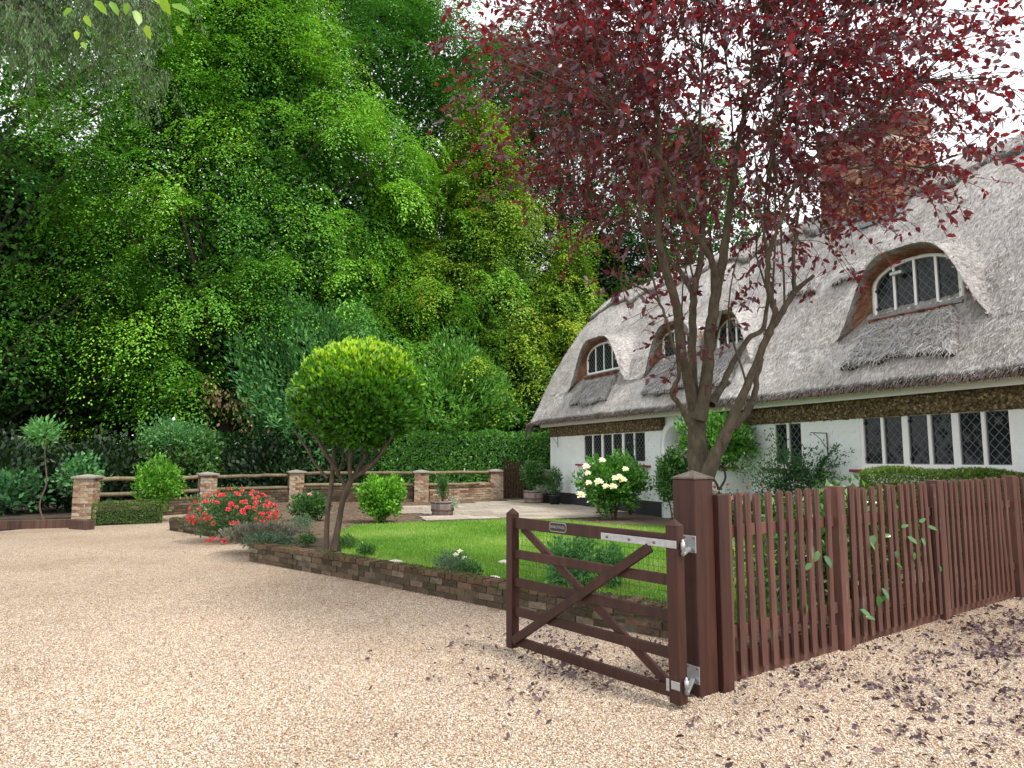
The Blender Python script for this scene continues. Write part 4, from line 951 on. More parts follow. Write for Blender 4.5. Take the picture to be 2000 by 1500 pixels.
# ================================================================ VEGETATION
def jitter(n, s): return rng.normal(size=(n, 3))*s
def umbrella(c, out, Rr, n, tilt=.45, droop=.55, size=(.06, .09), flat=.3):
    """n leaves of one bough: several flat feathery sprays that arch out and hang"""
    k = max(3, int(3.4*Rr)); m = max(8, n//k); out = np.array(out, float); out[2] = 0; out = out/max(np.linalg.norm(out), 1e-6); side = np.array([-out[1], out[0], 0]); up = np.array([0, 0, 1.])
    phi = rng.normal(0, .75, k); L = Rr*rng.uniform(.55, 1.45, k); rise = rng.uniform(.2, .8, k)*flat*2; drop = rng.uniform(.2, .9, k)*droop*1.25
    dr = np.cos(phi)[:, None]*out+np.sin(phi)[:, None]*side; lat = np.cross(up, dr)
    st = c-out*.45*Rr+rng.normal(size=(k, 3))*np.array([.2, .2, .13])*Rr
    t = rng.random((k, m))**.75; s = np.clip(rng.normal(0, .5, (k, m)), -1.1, 1.1); w = L[:, None]*.36*(np.sin(PI*(.1+.82*t))**.8)+.03
    h = L[:, None]*(t-.22*t*t); z = L[:, None]*(rise[:, None]*np.sin(PI*np.minimum(t*.9, .6))-tilt*.45*t-drop[:, None]*t**2.3)
    z = z-np.abs(s)**1.6*w*.5-np.where(t > .8, rng.random((k, m))**2*.38*L[:, None], 0)
    P = st[:, None]+h[..., None]*dr[:, None]+(s*w)[..., None]*lat[:, None]+z[..., None]*up+rng.normal(size=(k, m, 3))*.022
    slope = -(tilt*.45+2.3*drop[:, None]*t**1.3)
    d = dr[:, None]*1.+lat[:, None]*(np.sign(s)*.9)[..., None]+up*(slope*.8-.15)[..., None]+rng.normal(size=(k, m, 3))*.3
    nv = up*1.25+dr[:, None]*(-slope*.55)[..., None]+lat[:, None]*(s*.5)[..., None]+rng.normal(size=(k, m, 3))*.2
    return P.reshape(-1, 3), nrm(d.reshape(-1, 3)), nrm(nv.reshape(-1, 3)), rng.uniform(*size, k*m)
def crown_from_clumps(name, hubs, mat, parent, n_each, size, tmpl=LEAF4, tilt=.45, droop=.55, tint=(.5, .17), extra=None, flat=.3):
    Ps, Ds_, Ns, Ss, Ts = [], [], [], [], []
    for (c, out, Rr, w) in hubs:
        P, d, nv, s = umbrella(np.array(c), out, Rr, max(20, int(n_each*w)), tilt, droop, size, flat); Ps.append(P); Ds_.append(d); Ns.append(nv); Ss.append(s)
        Ts.append(np.clip(rng.normal(min(.72, tint[0]+rng.normal()*.14), tint[1]*.62, len(P)), 0, 1))
    if extra is not None:
        P, d, nv, s, t = extra; Ps.append(P); Ds_.append(d); Ns.append(nv); Ss.append(s); Ts.append(t)
    return leaves_obj(name, np.concatenate(Ps), np.concatenate(Ds_), np.concatenate(Ns), np.concatenate(Ss), mat, parent, tmpl, np.concatenate(Ts))
def tree(name, label, X, Y, mat, zb, zt, rad, nclump, n_each, size, clumpR, trunk_r=.25, tint=(.5, .17), prof_=None, group=None, back=.35, trunks=1, tilt=.45, droop=.55, tmpl=LEAF4, z_gap=0., wob=.07, tier=1.25, fill=1., barkm=None, stretch=(1, 1), thin=0.):
    t = thing(name, label, 'tree', (X, Y, -.02), 0, group); prof_ = prof_ or (lambda f: math.sin(PI*min(1, .18+f*.82))**.6)
    view = np.array([-X, -Y, 0.]); view /= np.linalg.norm(view); hubs = []; limbs = []
    tries = 0
    while len(hubs) < nclump and tries < nclump*8:
        tries += 1; f = rng.random()**.9; z = zb+(zt-zb)*f; a = rng.uniform(0, 2*PI); o = np.array([math.cos(a), math.sin(a), 0])
        facing = o @ view
        if facing < -.15 and rng.random() > back: continue
        depth = rng.choice([1., .86, .7, .5], p=[.4, .25, .22, .13]); r = rad*prof_(f)*depth*(1+.11*math.sin(3*a+z*1.1)+.07*math.sin(5*a-z*1.9)+rng.normal()*wob)
        if thin and math.sin(z*2.3+a*3)+rng.normal()*.4 > 2-thin*2: continue
        zt_ = (round(z/tier+math.sin(2*a)*.5)-math.sin(2*a)*.5)*tier if tier else z; z = max(zb*.8, zt_)
        c = (o[0]*r*stretch[0], o[1]*r*stretch[1], z+rng.normal()*.16); hubs.append((c, o, clumpR*rng.uniform(.7, 1.3), 1.))
        if len(limbs) < 46 and rng.random() < .25: limbs.append((c, z, r))
    nf = int(len(hubs)*n_each*.24*fill)       # loose leaves deep inside, they close the view; inner shade is put into their dark tint
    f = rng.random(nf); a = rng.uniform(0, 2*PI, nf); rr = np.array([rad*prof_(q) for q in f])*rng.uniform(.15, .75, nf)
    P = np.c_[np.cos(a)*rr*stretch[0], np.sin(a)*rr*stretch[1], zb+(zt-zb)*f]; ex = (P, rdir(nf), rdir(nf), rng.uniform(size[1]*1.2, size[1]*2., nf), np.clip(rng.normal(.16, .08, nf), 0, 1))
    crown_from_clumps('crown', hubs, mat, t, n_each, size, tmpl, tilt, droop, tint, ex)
    paths = []
    for k in range(trunks):
        dx = (k-(trunks-1)/2)*trunk_r*2.2; lean = rng.normal()*.3+dx*1.5
        q = [(dx, 0, -.1), (dx*1.1+lean*.1, 0, (zt-zb)*.15+zb*.5), (dx+lean*.5, rng.normal()*.2, zb+(zt-zb)*.35), (dx+lean, rng.normal()*.3, zb+(zt-zb)*.8)]
        paths.append((smooth_path([(*p, r) for p, r in zip(q, (trunk_r*1.25, trunk_r, trunk_r*.7, .04))], 5)))
    tp = [(p[:, :3], p[:, 3]) for p in paths]
    for c, z, r in limbs:
        z0 = max(1.2, z-r*.6); tp.append(([(0, 0, z0), (c[0]*.4, c[1]*.4, z0+.5*(z-z0)+.2), (c[0]*.92, c[1]*.92, z)], [trunk_r*.35, trunk_r*.2, .015]))
    tubes_obj('trunk', tp, barkm or M['dark_bark'], t, 8); return t

HB1 = lambda f: (1-f)**.55*(.75+.25*math.sin(PI*min(1, f*1.6+.3))) if f > .25 else .93-.25*(.25-f)
tree('hornbeam_tree', 'huge bright green tree with drooping sprays filling the left of the garden', -11.6, 27.0, M['hornbeam'], 2.9, 23.5, 9.2, 330, 950, (.075, .12), 1.9, .3, (.54, .18), lambda f: float(np.interp(f, [0, .15, .35, .5, .65, .82, 1], [.82, .97, 1, .84, .62, .42, .08])), trunks=2, back=.12, wob=.09, stretch=(1, .55), droop=.75, tilt=.35, thin=.6, tier=1.5)
tree('hornbeam_tree', 'yellow-tinged drooping tree between the big green tree and the cottage', -1.3, 29.5, M['yellow_tree'], 3.2, 16.6, 5.4, 150, 720, (.08, .125), 1.6, .22, (.5, .2), HB1, back=.15)
tree('hornbeam_tree', 'low yellow-green drooping tree just behind the far end of the cottage', 2.6, 29.0, M['yellow_tree'], 1.0, 10.6, 3.6, 85, 620, (.08, .12), 1.4, .18, (.42, .2), HB1, back=.15)
tree('hornbeam_tree', 'shorter bright green tree in front of the tall dark one, left of the yellow tree', -5.4, 29.0, M['hornbeam'], 2.5, 13.6, 4.6, 115, 760, (.08, .13), 1.6, .2, (.5, .18), HB1, back=.15)
OV = lambda f: math.sin(PI*min(1, .1+f*.88))**.55
tree('tall_tree', 'tall mid green tree rising above the bright drooping tree at the top centre', -6.8, 35.0, M['tall_tree'], 5, 27, 7.4, 400, 560, (.09, .14), 1.9, .35, (.52, .2), OV, back=.12, tilt=.35, droop=.5, thin=.35, fill=.8)
tree('tall_tree', 'tall dark tree at the top left with sky showing through it', -15.5, 36, M['tall_tree'], 5, 29, 8.5, 300, 520, (.09, .14), 1.6, .35, (.35, .18), OV, back=.12, tilt=.3, droop=.4, thin=.4)
tree('tall_tree', 'tall blue-green tree with twin bare trunks behind the left part of the purple tree', 3.4, 36.0, M['blue_tree'], 7.5, 24, 5.2, 230, 440, (.09, .14), 1.3, .3, (.55, .2), OV, back=.12, trunks=2, thin=.5, fill=.3, tilt=.2, droop=.35)
tree('tall_tree', 'mid green tree behind the cottage ridge seen through the purple tree', 9.0, 34, M['tall_tree'], 4, 18.5, 5.0, 200, 420, (.09, .13), 1.2, .3, (.5, .2), OV, back=.15, thin=.3)
tree('tall_tree', 'tall loose tree at the top centre right of the bright one', -.6, 40, M['tall_tree'], 7, 27, 6.2, 260, 460, (.1, .15), 1.6, .3, (.5, .2), OV, back=.12, thin=.4, fill=.5)
# the wood beyond the garden, its shade put into the leaf colour
wl = ['dark spreading tree of the wood beyond the left edge of the garden', 'dark tree in the shade just behind the big drooping tree', 'dark bushy tree closing the gap behind the bay tree', 'dark tree between the yellow tree and the shorter bright tree', 'dark bluish tree behind the clipped hedge beside the cottage', 'dark tree of the wood far left beyond the thin sapling', 'farthest dark tree of the wood, low between the left trunks', 'farthest dark tree of the wood behind the big drooping tree']
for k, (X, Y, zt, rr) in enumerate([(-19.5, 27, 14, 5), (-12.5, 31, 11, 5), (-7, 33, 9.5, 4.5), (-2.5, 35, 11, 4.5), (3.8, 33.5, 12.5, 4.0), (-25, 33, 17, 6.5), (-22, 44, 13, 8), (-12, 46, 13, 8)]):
    tree('woodland_tree', wl[k], X, Y, M['shade_leaf'], .6, zt, rr, 130, 300, (.12, .19), 1.5, .25, (.5, .2), lambda f: math.sin(PI*min(1, .3+f*.68))**.5, group='dark trees of the wood behind', back=.1, fill=2.5)
tree('left_edge_tree', 'shaded green tree at the left edge above the sapling', -18.5, 23.5, M['hornbeam'], 3.2, 24, 7.0, 190, 720, (.075, .12), 1.8, .25, (.3, .15), OV, back=.2)

def bush(name, label, cat, loc, rad, n, size, mat, tmpl=LEAF4, shell=.55, tint=(.5, .2), upness=.5, group=None, stems=6, stem_r=.012, zbase=None, stemmat=None, lump=.12, parent_extra=None, flop=.5, dome=False, rz=0.):
    """leafy shrub: leaves through an uneven shell, stems up into it. loc = base, rad = (rx, ry, rz), zbase = centre height"""
    t = thing(name, label, cat, loc, rz, group); cz = zbase if zbase is not None else rad[2]*.95
    d = rdir(n); lum = 1+lump*np.sin(d[:, 0]*7+d[:, 2]*5+loc[0]*9)+lump*np.sin(d[:, 1]*9-d[:, 2]*6+loc[1]*5)
    r = (shell+(1-shell)*rng.random(n)**.6)*lum; P = d*r[:, None]*np.array(rad); P[:, 2] += cz
    keep = P[:, 2] > .02; P, d = P[keep], d[keep]; m = len(P)
    dirs = nrm(d*flop+np.array([0, 0, upness])+rdir(m)*.55); nv = nrm(d*.5+np.array([0, 0, .8])+rdir(m)*.5)
    leaves_obj('foliage', P, dirs, nv, rng.uniform(*size, m), mat, t, tmpl, np.clip(rng.normal(tint[0], tint[1], m), 0, 1))
    if stems:
        tp = []
        for k in range(stems):
            a = 2*PI*k/stems+random.random(); q = (math.cos(a)*rad[0]*.6, math.sin(a)*rad[1]*.6, cz+rad[2]*random.uniform(-.3, .5))
            tp.append((smooth_path([(q[0]*.06, q[1]*.06, -.03), (q[0]*.35, q[1]*.35, q[2]*.45), q], 4, .004), np.linspace(stem_r, stem_r*.4, 9)))
        tubes_obj('stems', tp, stemmat or M['dark_bark'], t, 5)
    return t
def flowers(t, spots, r, mat, petals=16, name='flower'):
    for i, s in enumerate(spots):
        k = petals; th = np.arange(k)*2.4; el = np.linspace(1.35, .1, k); d = np.c_[np.cos(th)*np.cos(el), np.sin(th)*np.cos(el), np.sin(el)]
        ax = nrm(np.array(s[3:6])[None])[0] if len(s) > 3 else np.array([0, -.6, .8]); q = Vector((0, 0, 1)).rotation_difference(Vector(ax)).to_matrix(); d = d @ np.array(q).T
        rs = r*random.uniform(.8, 1.15)
        o = leaves_obj(name, d*rs*.18, d, nrm(np.cross(d, rdir(k))*.4+ax-d*.7), rs*np.linspace(.6, 1, k), mat, t, LEAFW); o.location = s[:3]
def sph_spots(n, rad, cz, front=True, sp=1.0):
    out = []
    while len(out) < n:
        d = rdir(1)[0]
        if d[1] > .35 or d[2] < -.35: continue
        out.append((d[0]*rad[0]*sp, d[1]*rad[1]*sp, cz+d[2]*rad[2]*sp, d[0], d[1]-.2, d[2]+.4))
    return out

# tall laurels in front of the trees
bush('laurel_bush', 'blue-green rhododendron rising behind the bay tree on its left', 'bush', (-7.1, 24.3, 0), (2.45, 1.9, 2.9), 17000, (.15, .26), M['rhodo'], LEAFN, .6, zbase=4.0, lump=.2, tint=(.62, .2), stems=9, stem_r=.06)
bush('laurel_bush', 'rounded bright green laurel above the hedge between the bay tree and the cottage', 'bush', (-2.55, 25.6, 0), (2.5, 1.9, 2.2), 17000, (.14, .24), M['bright_laurel'], LEAFN, .62, zbase=3.6, lump=.18, tint=(.62, .2), stems=8, stem_r=.05)
bush('shade_bush', 'bluish feathery bush between the cottage eaves and the hedge', 'bush', (1.7, 28.5, 0), (2.0, 1.3, 1.6), 9000, (.1, .16), M['rhodo'], LEAFN, .5, zbase=2.2, lump=.2, stems=5, stem_r=.03)
# clipped laurel hedge
def hedge(name, label, a, b, w, z0, z1, n, size, mat, tmpl=LEAFN, tint=(.5, .2), rough=.05, flat_top=True):
    a, b = Vector(a), Vector(b); v = b-a; L = v.length; v.normalize(); nv = Vector((-v.y, v.x)); t = thing(name, label, 'hedge', (a.x, a.y, 0), math.atan2(v.y, v.x))
    H = z1-z0; At = L*w; Af = L*H; Ae = w*H; pr = np.array([At, Af, Af*.35, Ae, Ae]); face = rng.choice(5, n, p=pr/pr.sum()); u = rng.random(n); q = rng.random(n); ins = np.abs(rng.normal(size=n))*rough*1.6-rough
    P = np.zeros((n, 3)); Nn_ = np.zeros((n, 3)); und = .04*np.sin(u*L*2.1)+.03*np.sin(u*L*5.3)
    for f, (nx, ny, nz) in enumerate(((0, 0, 1), (0, -1, 0), (0, 1, 0), (-1, 0, 0), (1, 0, 0))):
        m = face == f; Nn_[m] = (nx, ny, nz)
        if f == 0: P[m] = np.c_[u[m]*L, (q[m]-.5)*w, z1-ins[m]+und[m]]
        elif f in (1, 2): P[m] = np.c_[u[m]*L, (-w/2+ins[m]+und[m]*.6)*(1 if f == 1 else -1), z0+q[m]*H+und[m]]
        else: P[m] = np.c_[(0 if f == 3 else L)+np.zeros(m.sum()), (u[m]-.5)*w, z0+q[m]*H]
    d = nrm(Nn_*.5+np.array([0, 0, .35])+rdir(n)*.75)
    leaves_obj('foliage', P, d, nrm(Nn_+rdir(n)*.6+np.array([0, 0, .3])), rng.uniform(*size, n), mat, t, tmpl, np.clip(rng.normal(*tint, n), 0, 1))
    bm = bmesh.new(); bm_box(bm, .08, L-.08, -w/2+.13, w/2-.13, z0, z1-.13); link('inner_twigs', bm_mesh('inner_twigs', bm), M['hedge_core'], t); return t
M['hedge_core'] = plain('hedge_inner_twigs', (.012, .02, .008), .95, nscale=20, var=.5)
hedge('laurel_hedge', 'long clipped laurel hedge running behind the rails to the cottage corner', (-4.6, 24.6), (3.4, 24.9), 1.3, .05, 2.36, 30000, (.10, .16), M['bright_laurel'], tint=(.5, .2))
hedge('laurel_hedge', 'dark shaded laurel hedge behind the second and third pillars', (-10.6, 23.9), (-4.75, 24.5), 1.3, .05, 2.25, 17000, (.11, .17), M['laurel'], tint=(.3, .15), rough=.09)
hedge('box_hedge', 'small clipped box hedge on the gravel beside the first pillar', (-9.65, 16.0), (-8.45, 16.75), .5, 0, .46, 9000, (.02, .035), M['boxhedge'], LEAF4, tint=(.42, .2), rough=.02)
ha, hb_ = aty(1690, 925, 9.6), aty(1990, 918, 8.9)
hedge('yew_hedge', 'clipped yellow-green hedge under the big window behind the picket fence', (ha.x, ha.y), (hb_.x+.4, hb_.y+.15), .55, .15, 1.33, 34000, (.035, .06), M['boxhedge'], LEAFN, tint=(.68, .18), rough=.025)

# bay tree clipped to a ball on twisting stems
BX, BY = -2.62, 10.35
bay = thing('bay_tree', 'round clipped bay tree with lime new growth on bare twisting stems', 'tree', (BX, BY, GZ-.02))
n = 30000; d = rdir(n); el = d[:, 2]; BR = .92; lump = 1+.03*np.sin(d[:, 0]*5+el*6)+.03*np.sin(d[:, 1]*7+el*9)+.03*np.sin(d[:, 0]*19+d[:, 2]*17)+.06*(rng.random(n) < .04); r = BR*(1-np.abs(rng.normal(size=n))*.12)*lump
sh = np.where(el < -.3, 1-.25*(-el-.3), 1.); P = d*(r*sh)[:, None]*np.array([1.02, 1.0, .94])+np.array([.29, 0, 2.27])
dd = nrm(d*.6+np.array([0, 0, .55])+rdir(n)*.5); nv = nrm(d*.7+rdir(n)*.6+np.array([0, 0, .4]))
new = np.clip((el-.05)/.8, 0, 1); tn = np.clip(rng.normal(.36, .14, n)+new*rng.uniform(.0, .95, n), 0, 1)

ns_ = 70; sd = rdir(ns_); sd[:, 2] = np.abs(sd[:, 2])*.8+.05*rng.normal(size=ns_); sd = nrm(sd); sp_ = np.repeat(sd, 7, 0); hh = np.tile(np.linspace(.9, 1.07, 7), ns_)+rng.normal(size=ns_*7)*.01
Psh = sp_*(BR*hh)[:, None]*np.array([1.02, 1.0, .90])+np.array([.29, 0, 2.27])+rng.normal(size=(ns_*7, 3))*.012
P = np.vstack([P, Psh]); dd = np.vstack([dd, nrm(sp_+rdir(ns_*7)*.6+np.array([0, 0, .3]))]); nv = np.vstack([nv, rdir(ns_*7)]); tn = np.r_[tn, np.clip(rng.normal(.62, .15, ns_*7), 0, 1)]; n = len(P)
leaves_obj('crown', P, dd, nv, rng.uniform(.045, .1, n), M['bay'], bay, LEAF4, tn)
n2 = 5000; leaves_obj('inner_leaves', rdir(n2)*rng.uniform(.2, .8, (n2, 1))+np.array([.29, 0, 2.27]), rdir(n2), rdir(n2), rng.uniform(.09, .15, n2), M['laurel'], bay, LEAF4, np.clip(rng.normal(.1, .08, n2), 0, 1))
def bp(px, py, dy=0.): p = aty(px, py, BY+dy); return (p.x-BX, dy, p.z-GZ+.02)
def bstem(lst, dys):
    k = len(lst); q = [(*bp(x, y, dy), w/2*.62*BY/FPX) for (x, y, w), dy in zip(lst, dys)]; s = smooth_path(q, 5); return (s[:, :3], s[:, 3])
S_ = [bstem([(637, 1072, 17), (640, 1000, 15), (648, 940, 15), (652, 880, 13), (650, 830, 10), (655, 790, 8)], (0, 0, .02, .0, -.1, -.1)),
      bstem([(652, 1075, 24), (662, 1020, 19), (668, 985, 18), (680, 950, 19), (700, 915, 14), (716, 880, 12), (728, 840, 9)], (0, 0, 0, 0, .05, .1, .1)),
      bstem([(678, 955, 14), (664, 930, 13), (655, 915, 12), (632, 880, 12), (622, 860, 10), (600, 840, 8)], (0, 0, -.1, -.2, -.25, -.3)),
      bstem([(640, 935, 10), (615, 905, 9), (602, 880, 9), (590, 862, 8), (575, 840, 6)], (0, .05, .1, .15, .2)),
      bstem([(690, 935, 12), (730, 905, 11), (755, 870, 9), (775, 835, 7)], (0, -.1, -.2, -.3)),
      bstem([(685, 940, 13), (683, 900, 12), (692, 860, 10), (700, 820, 8)], (0, -.05, -.1, -.1)),
      bstem([(700, 920, 9), (740, 890, 8), (748, 850, 7)], (.05, .2, .3)), bstem([(658, 930, 10), (672, 890, 9), (668, 850, 8), (675, 810, 7)], (0, .15, .25, .3))]
tubes_obj('trunk', S_, M['bay_bark'], bay, 9)

# the purple plum ----------------------------------------------------------------------------------
TX, TY = 1.78, 6.35
plum = thing('purple_plum_tree', 'multi-stemmed purple-leaved plum tree standing behind the gate post', 'tree', (TX, TY, GZ-.02))
def pp(px, py, Y): p = aty(px, py, Y); return np.array((p.x-TX, p.y-TY, p.z-GZ+.02))
limb_spec = [   # (px, py, width px) lists with a start and an end depth
    ([(1385, 1200, 92), (1372, 1010, 76), (1366, 930, 66), (1362, 870, 58), (1360, 810, 54), (1358, 780, 46)], 6.35, 6.3),
    ([(1358, 800, 40), (1345, 745, 32), (1333, 700, 29), (1326, 640, 28), (1322, 600, 27), (1306, 545, 27), (1288, 480, 24), (1285, 400, 21), (1290, 320, 18), (1284, 200, 14), (1290, 60, 10), (1300, -60, 6)], 6.3, 5.6),
    ([(1360, 800, 34), (1354, 740, 25), (1352, 680, 24), (1353, 600, 23), (1358, 560, 22), (1372, 480, 19), (1372, 380, 15), (1366, 250, 11), (1372, 100, 8), (1360, -40, 5)], 6.3, 6.9),
    ([(1366, 820, 44), (1378, 760, 37), (1383, 700, 34), (1388, 640, 33), (1398, 575, 31), (1412, 500, 27), (1424, 420, 23), (1432, 350, 20), (1441, 290, 17), (1456, 210, 14), (1470, 110, 10), (1462, -40, 6)], 6.25, 5.9),
    ([(1398, 560, 24), (1388, 505, 20), (1362, 462, 18), (1335, 410, 17), (1310, 350, 14), (1282, 300, 12), (1240, 258, 10), (1195, 205, 8), (1120, 165, 6), (1010, 120, 4)], 6.1, 4.9),
    ([(1353, 570, 18), (1335, 540, 16), (1315, 515, 13), (1280, 470, 10), (1250, 430, 8), (1190, 390, 6), (1120, 360, 4)], 6.6, 7.4),
    ([(1348, 830, 22), (1330, 795, 16), (1313, 768, 16), (1326, 735, 12), (1322, 700, 10), (1308, 650, 9), (1290, 595, 8), (1262, 568, 7), (1225, 552, 5), (1195, 535, 3)], 6.2, 5.7),
    ([(1378, 935, 44), (1402, 880, 38), (1422, 838, 34), (1446, 785, 26), (1466, 735, 24), (1484, 695, 23), (1502, 650, 22), (1528, 608, 20), (1556, 566, 17), (1590, 538, 11)], 6.2, 5.8),
    ([(1432, 835, 26), (1462, 800, 22), (1474, 770, 19), (1478, 738, 17), (1488, 700, 15)], 6.3, 6.25),
    ([(1498, 655, 20), (1514, 612, 18), (1502, 575, 17), (1499, 530, 16), (1507, 475, 15), (1532, 412, 14), (1556, 355, 13), (1598, 298, 10), (1630, 272, 8), (1700, 220, 6), (1790, 160, 4)], 6.0, 5.2),
    ([(1553, 572, 14), (1549, 515, 11), (1556, 440, 9), (1566, 350, 7), (1580, 230, 5), (1590, 120, 3)], 5.95, 6.3),
    ([(1388, 790, 28), (1412, 752, 20), (1430, 712, 18), (1462, 662, 16), (1492, 638, 14), (1500, 560, 10), (1492, 450, 8), (1500, 330, 6), (1520, 190, 4)], 6.3, 7.0),
    ([(1440, 300, 10), (1500, 240, 8), (1580, 190, 6), (1680, 130, 4), (1800, 90, 3)], 6.0, 7.2), ([(1560, 350, 8), (1650, 330, 7), (1740, 320, 5), (1820, 330, 3)], 5.6, 5.4),
    ([(1284, 260, 9), (1230, 160, 7), (1170, 80, 5), (1110, 10, 3)], 5.9, 6.6), ([(1372, 300, 9), (1320, 200, 6), (1260, 110, 4)], 6.7, 7.8), ([(1456, 220, 9), (1540, 110, 7), (1640, 40, 5), (1760, -20, 3)], 5.9, 5.1)]
nodes = []; lp = []
for spec, y0, y1 in limb_spec:
    k = len(spec); q = []
    for i, (x, y, w) in enumerate(spec):
        Y = y0+(y1-y0)*(i/(k-1)); q.append((*pp(x, y, Y), w/2*(.68-.08*i/(k-1))*Y/FPX))
    s = smooth_path(q, 5, .004); lp.append((s[:, :3], np.maximum(s[:, 3], .004)))
    for a in s[::2]: nodes.append(a)
nodes = np.array(nodes)
sh_ = []
for k in range(34):                                       # straight upright shoots between the limbs
    a = nodes[rng.integers(0, len(nodes))]
    if not (1.9 < a[2] < 4.2): continue
    L_ = rng.uniform(.9, 2.3); q = [a[:3], a[:3]+np.array([rng.normal()*.08, rng.normal()*.08, L_*.5]), a[:3]+np.array([rng.normal()*.16, rng.normal()*.16, L_])]
    sh_.append((smooth_path(q, 4, .006), np.linspace(.011, .004, 9))); nodes = np.vstack([nodes, np.c_[smooth_path(q, 4)[3:], np.full(6, .005)]])
# crown volume and twigs
cc = pp(1420, 130, 6.3); cen = np.array([.3, -.05, 5.0]); RAD = np.array([2.95, 2.3, 2.5])
tw = []; LP = []; LD = []; LN = []; LT = []
cand = nodes[nodes[:, 2] > 2.35]
for k in range(1800):
    for _ in range(20):
        d = rdir(1)[0]; r = rng.uniform(.25, 1.)**.6; e = cen+d*r*RAD
        zmin = 2.5+.30*abs(e[0]-.2)+.3*rng.random()+(.45*min(1.6, max(0, -e[0]-.5)))
        if e[2] > zmin and rng.random() < np.clip((e[2]-2.6)/1.7, .05, 1): break
    else: continue
    dd_ = np.linalg.norm(cand[:, :3]-(e-d*.6), axis=1); a = cand[np.argmin(dd_+rng.random(len(cand))*.5)][:3]
    v = e-a; L_ = np.linalg.norm(v)
    if L_ > 1.25: a = e-v/L_*1.25*rng.uniform(.6, 1); v = e-a
    mid = a+v*.55+np.array([0, 0, .10])+rng.normal(size=3)*.08; e2 = e+np.array([0, 0, -.06])
    q = smooth_path([a, mid, e2], 5); tw.append((q, np.linspace(.0055, .002, len(q))))
    m = int(rng.uniform(12, 26)); tt_ = rng.uniform(.25, 1.04, m); idx = np.clip(tt_*(len(q)-1), 0, len(q)-1.001); i0_ = idx.astype(int); fr_ = (idx-i0_)[:, None]; Pq = q[i0_]*(1-fr_)+q[np.minimum(i0_+1, len(q)-1)]*fr_
    tv = nrm(v[None])[0]; LP.append(Pq+rng.normal(size=(m, 3))*.012); LD.append(nrm(tv*.5+rdir(m)*.9+np.array([0, 0, -.25]))); LN.append(nrm(rdir(m)*.75+np.array([0, 0, .55])))
# sparse leaves low among the limbs
low = nodes[(nodes[:, 2] > 1.75) & (nodes[:, 2] < 3.0) & (nodes[:, 3] < .02)]
for k in range(85):
    if len(low) == 0: break
    a = low[rng.integers(0, len(low))][:3]; v = rdir(1)[0]*rng.uniform(.15, .4); q = smooth_path([a, a+v*.5, a+v], 3); tw.append((q, .0025)); m = rng.integers(2, 7)
    LP.append(a+v*rng.uniform(.4, 1, (m, 1))); LD.append(nrm(v+rdir(m)*.4)); LN.append(rdir(m)+np.array([0, 0, .6]))
LP, LD, LN = map(np.concatenate, (LP, LD, LN))
tubes_obj('trunk', lp, M['plum_bark'], plum, 10); tubes_obj('shoots', sh_, M['plum_bark'], plum, 5)
o = tubes_obj('twigs', tw, M['plum_bark'], plum, 3); o['kind'] = 'stuff'
leaves_obj('crown', LP, LD, LN, rng.uniform(.045, .085, len(LP)), M['plum'], plum, LEAF8, np.clip(rng.beta(2, 2.2, len(LP)), 0, 1))
lathe('pruning_scar', [(0, .004), (.02, .003), (.026, -.01)], plain('cut_wood', (.5, .45, .38), .8), plum, 12, None).matrix_local = Matrix.Translation(Vector(pp(1468, 732, 6.02))) @ Matrix.Rotation(1.3, 4, 'X')

# hanging conifer branch, and a few near lime leaves, top left --------------------------------------
con = thing('conifer_tree', 'conifer whose hanging grey-green branches reach in at the top left corner', 'tree', (-11.6, 11.6, 0))
tubes_obj('trunk', [([(0, 0, -.1), (.1, .05, 5), (.15, 0, 11)], [.28, .22, .1])], M['dark_bark'], con, 10)
st_, P_, D_, N_ = [], [], [], []
for k in range(20):
    z = rng.uniform(8.4, 10.8); L_ = rng.uniform(3.6, 6.0); a = rng.uniform(-.6, .1); q = smooth_path([(0, 0, z), (L_*.5*math.cos(a), L_*.5*math.sin(a), z+.35+rng.normal()*.1), (L_*.8*math.cos(a), L_*.8*math.sin(a)+rng.normal()*.2, z+.1), (L_*math.cos(a), L_*math.sin(a), z-.5)], 8, .03)
    st_.append((q, np.linspace(.05, .01, len(q))))
    for j in range(26):
        b = q[rng.integers(4, len(q))]; Lh = rng.uniform(.4, 1.2); off = rng.normal(size=3)*np.array([.25, .25, .1]); hang = smooth_path([b, b+off*.6+np.array([0, 0, -Lh*.45]), b+off+np.array([rng.normal()*.1, 0, -Lh])], 5); st_.append((hang, np.linspace(.006, .002, len(hang))))
        m = 85; ii = rng.integers(0, len(hang), m); P_.append(hang[ii]+rng.normal(size=(m, 3))*.03); D_.append(nrm(rdir(m)*.5+np.array([0, 0, -1.]))); N_.append(rdir(m))
tubes_obj('branches', st_, M['dark_bark'], con, 4)
P_, D_, N_ = map(np.concatenate, (P_, D_, N_)); needT = (np.array([(0, 0, 0), (.5, -.09, .03), (1, 0, 0), (.5, .09, .03)]), LEAF4[1])
leaves_obj('foliage', P_, D_, N_, rng.uniform(.05, .13, len(P_)), M['conifer'], con, needT, np.clip(rng.normal(.5, .22, len(P_)), 0, 1))

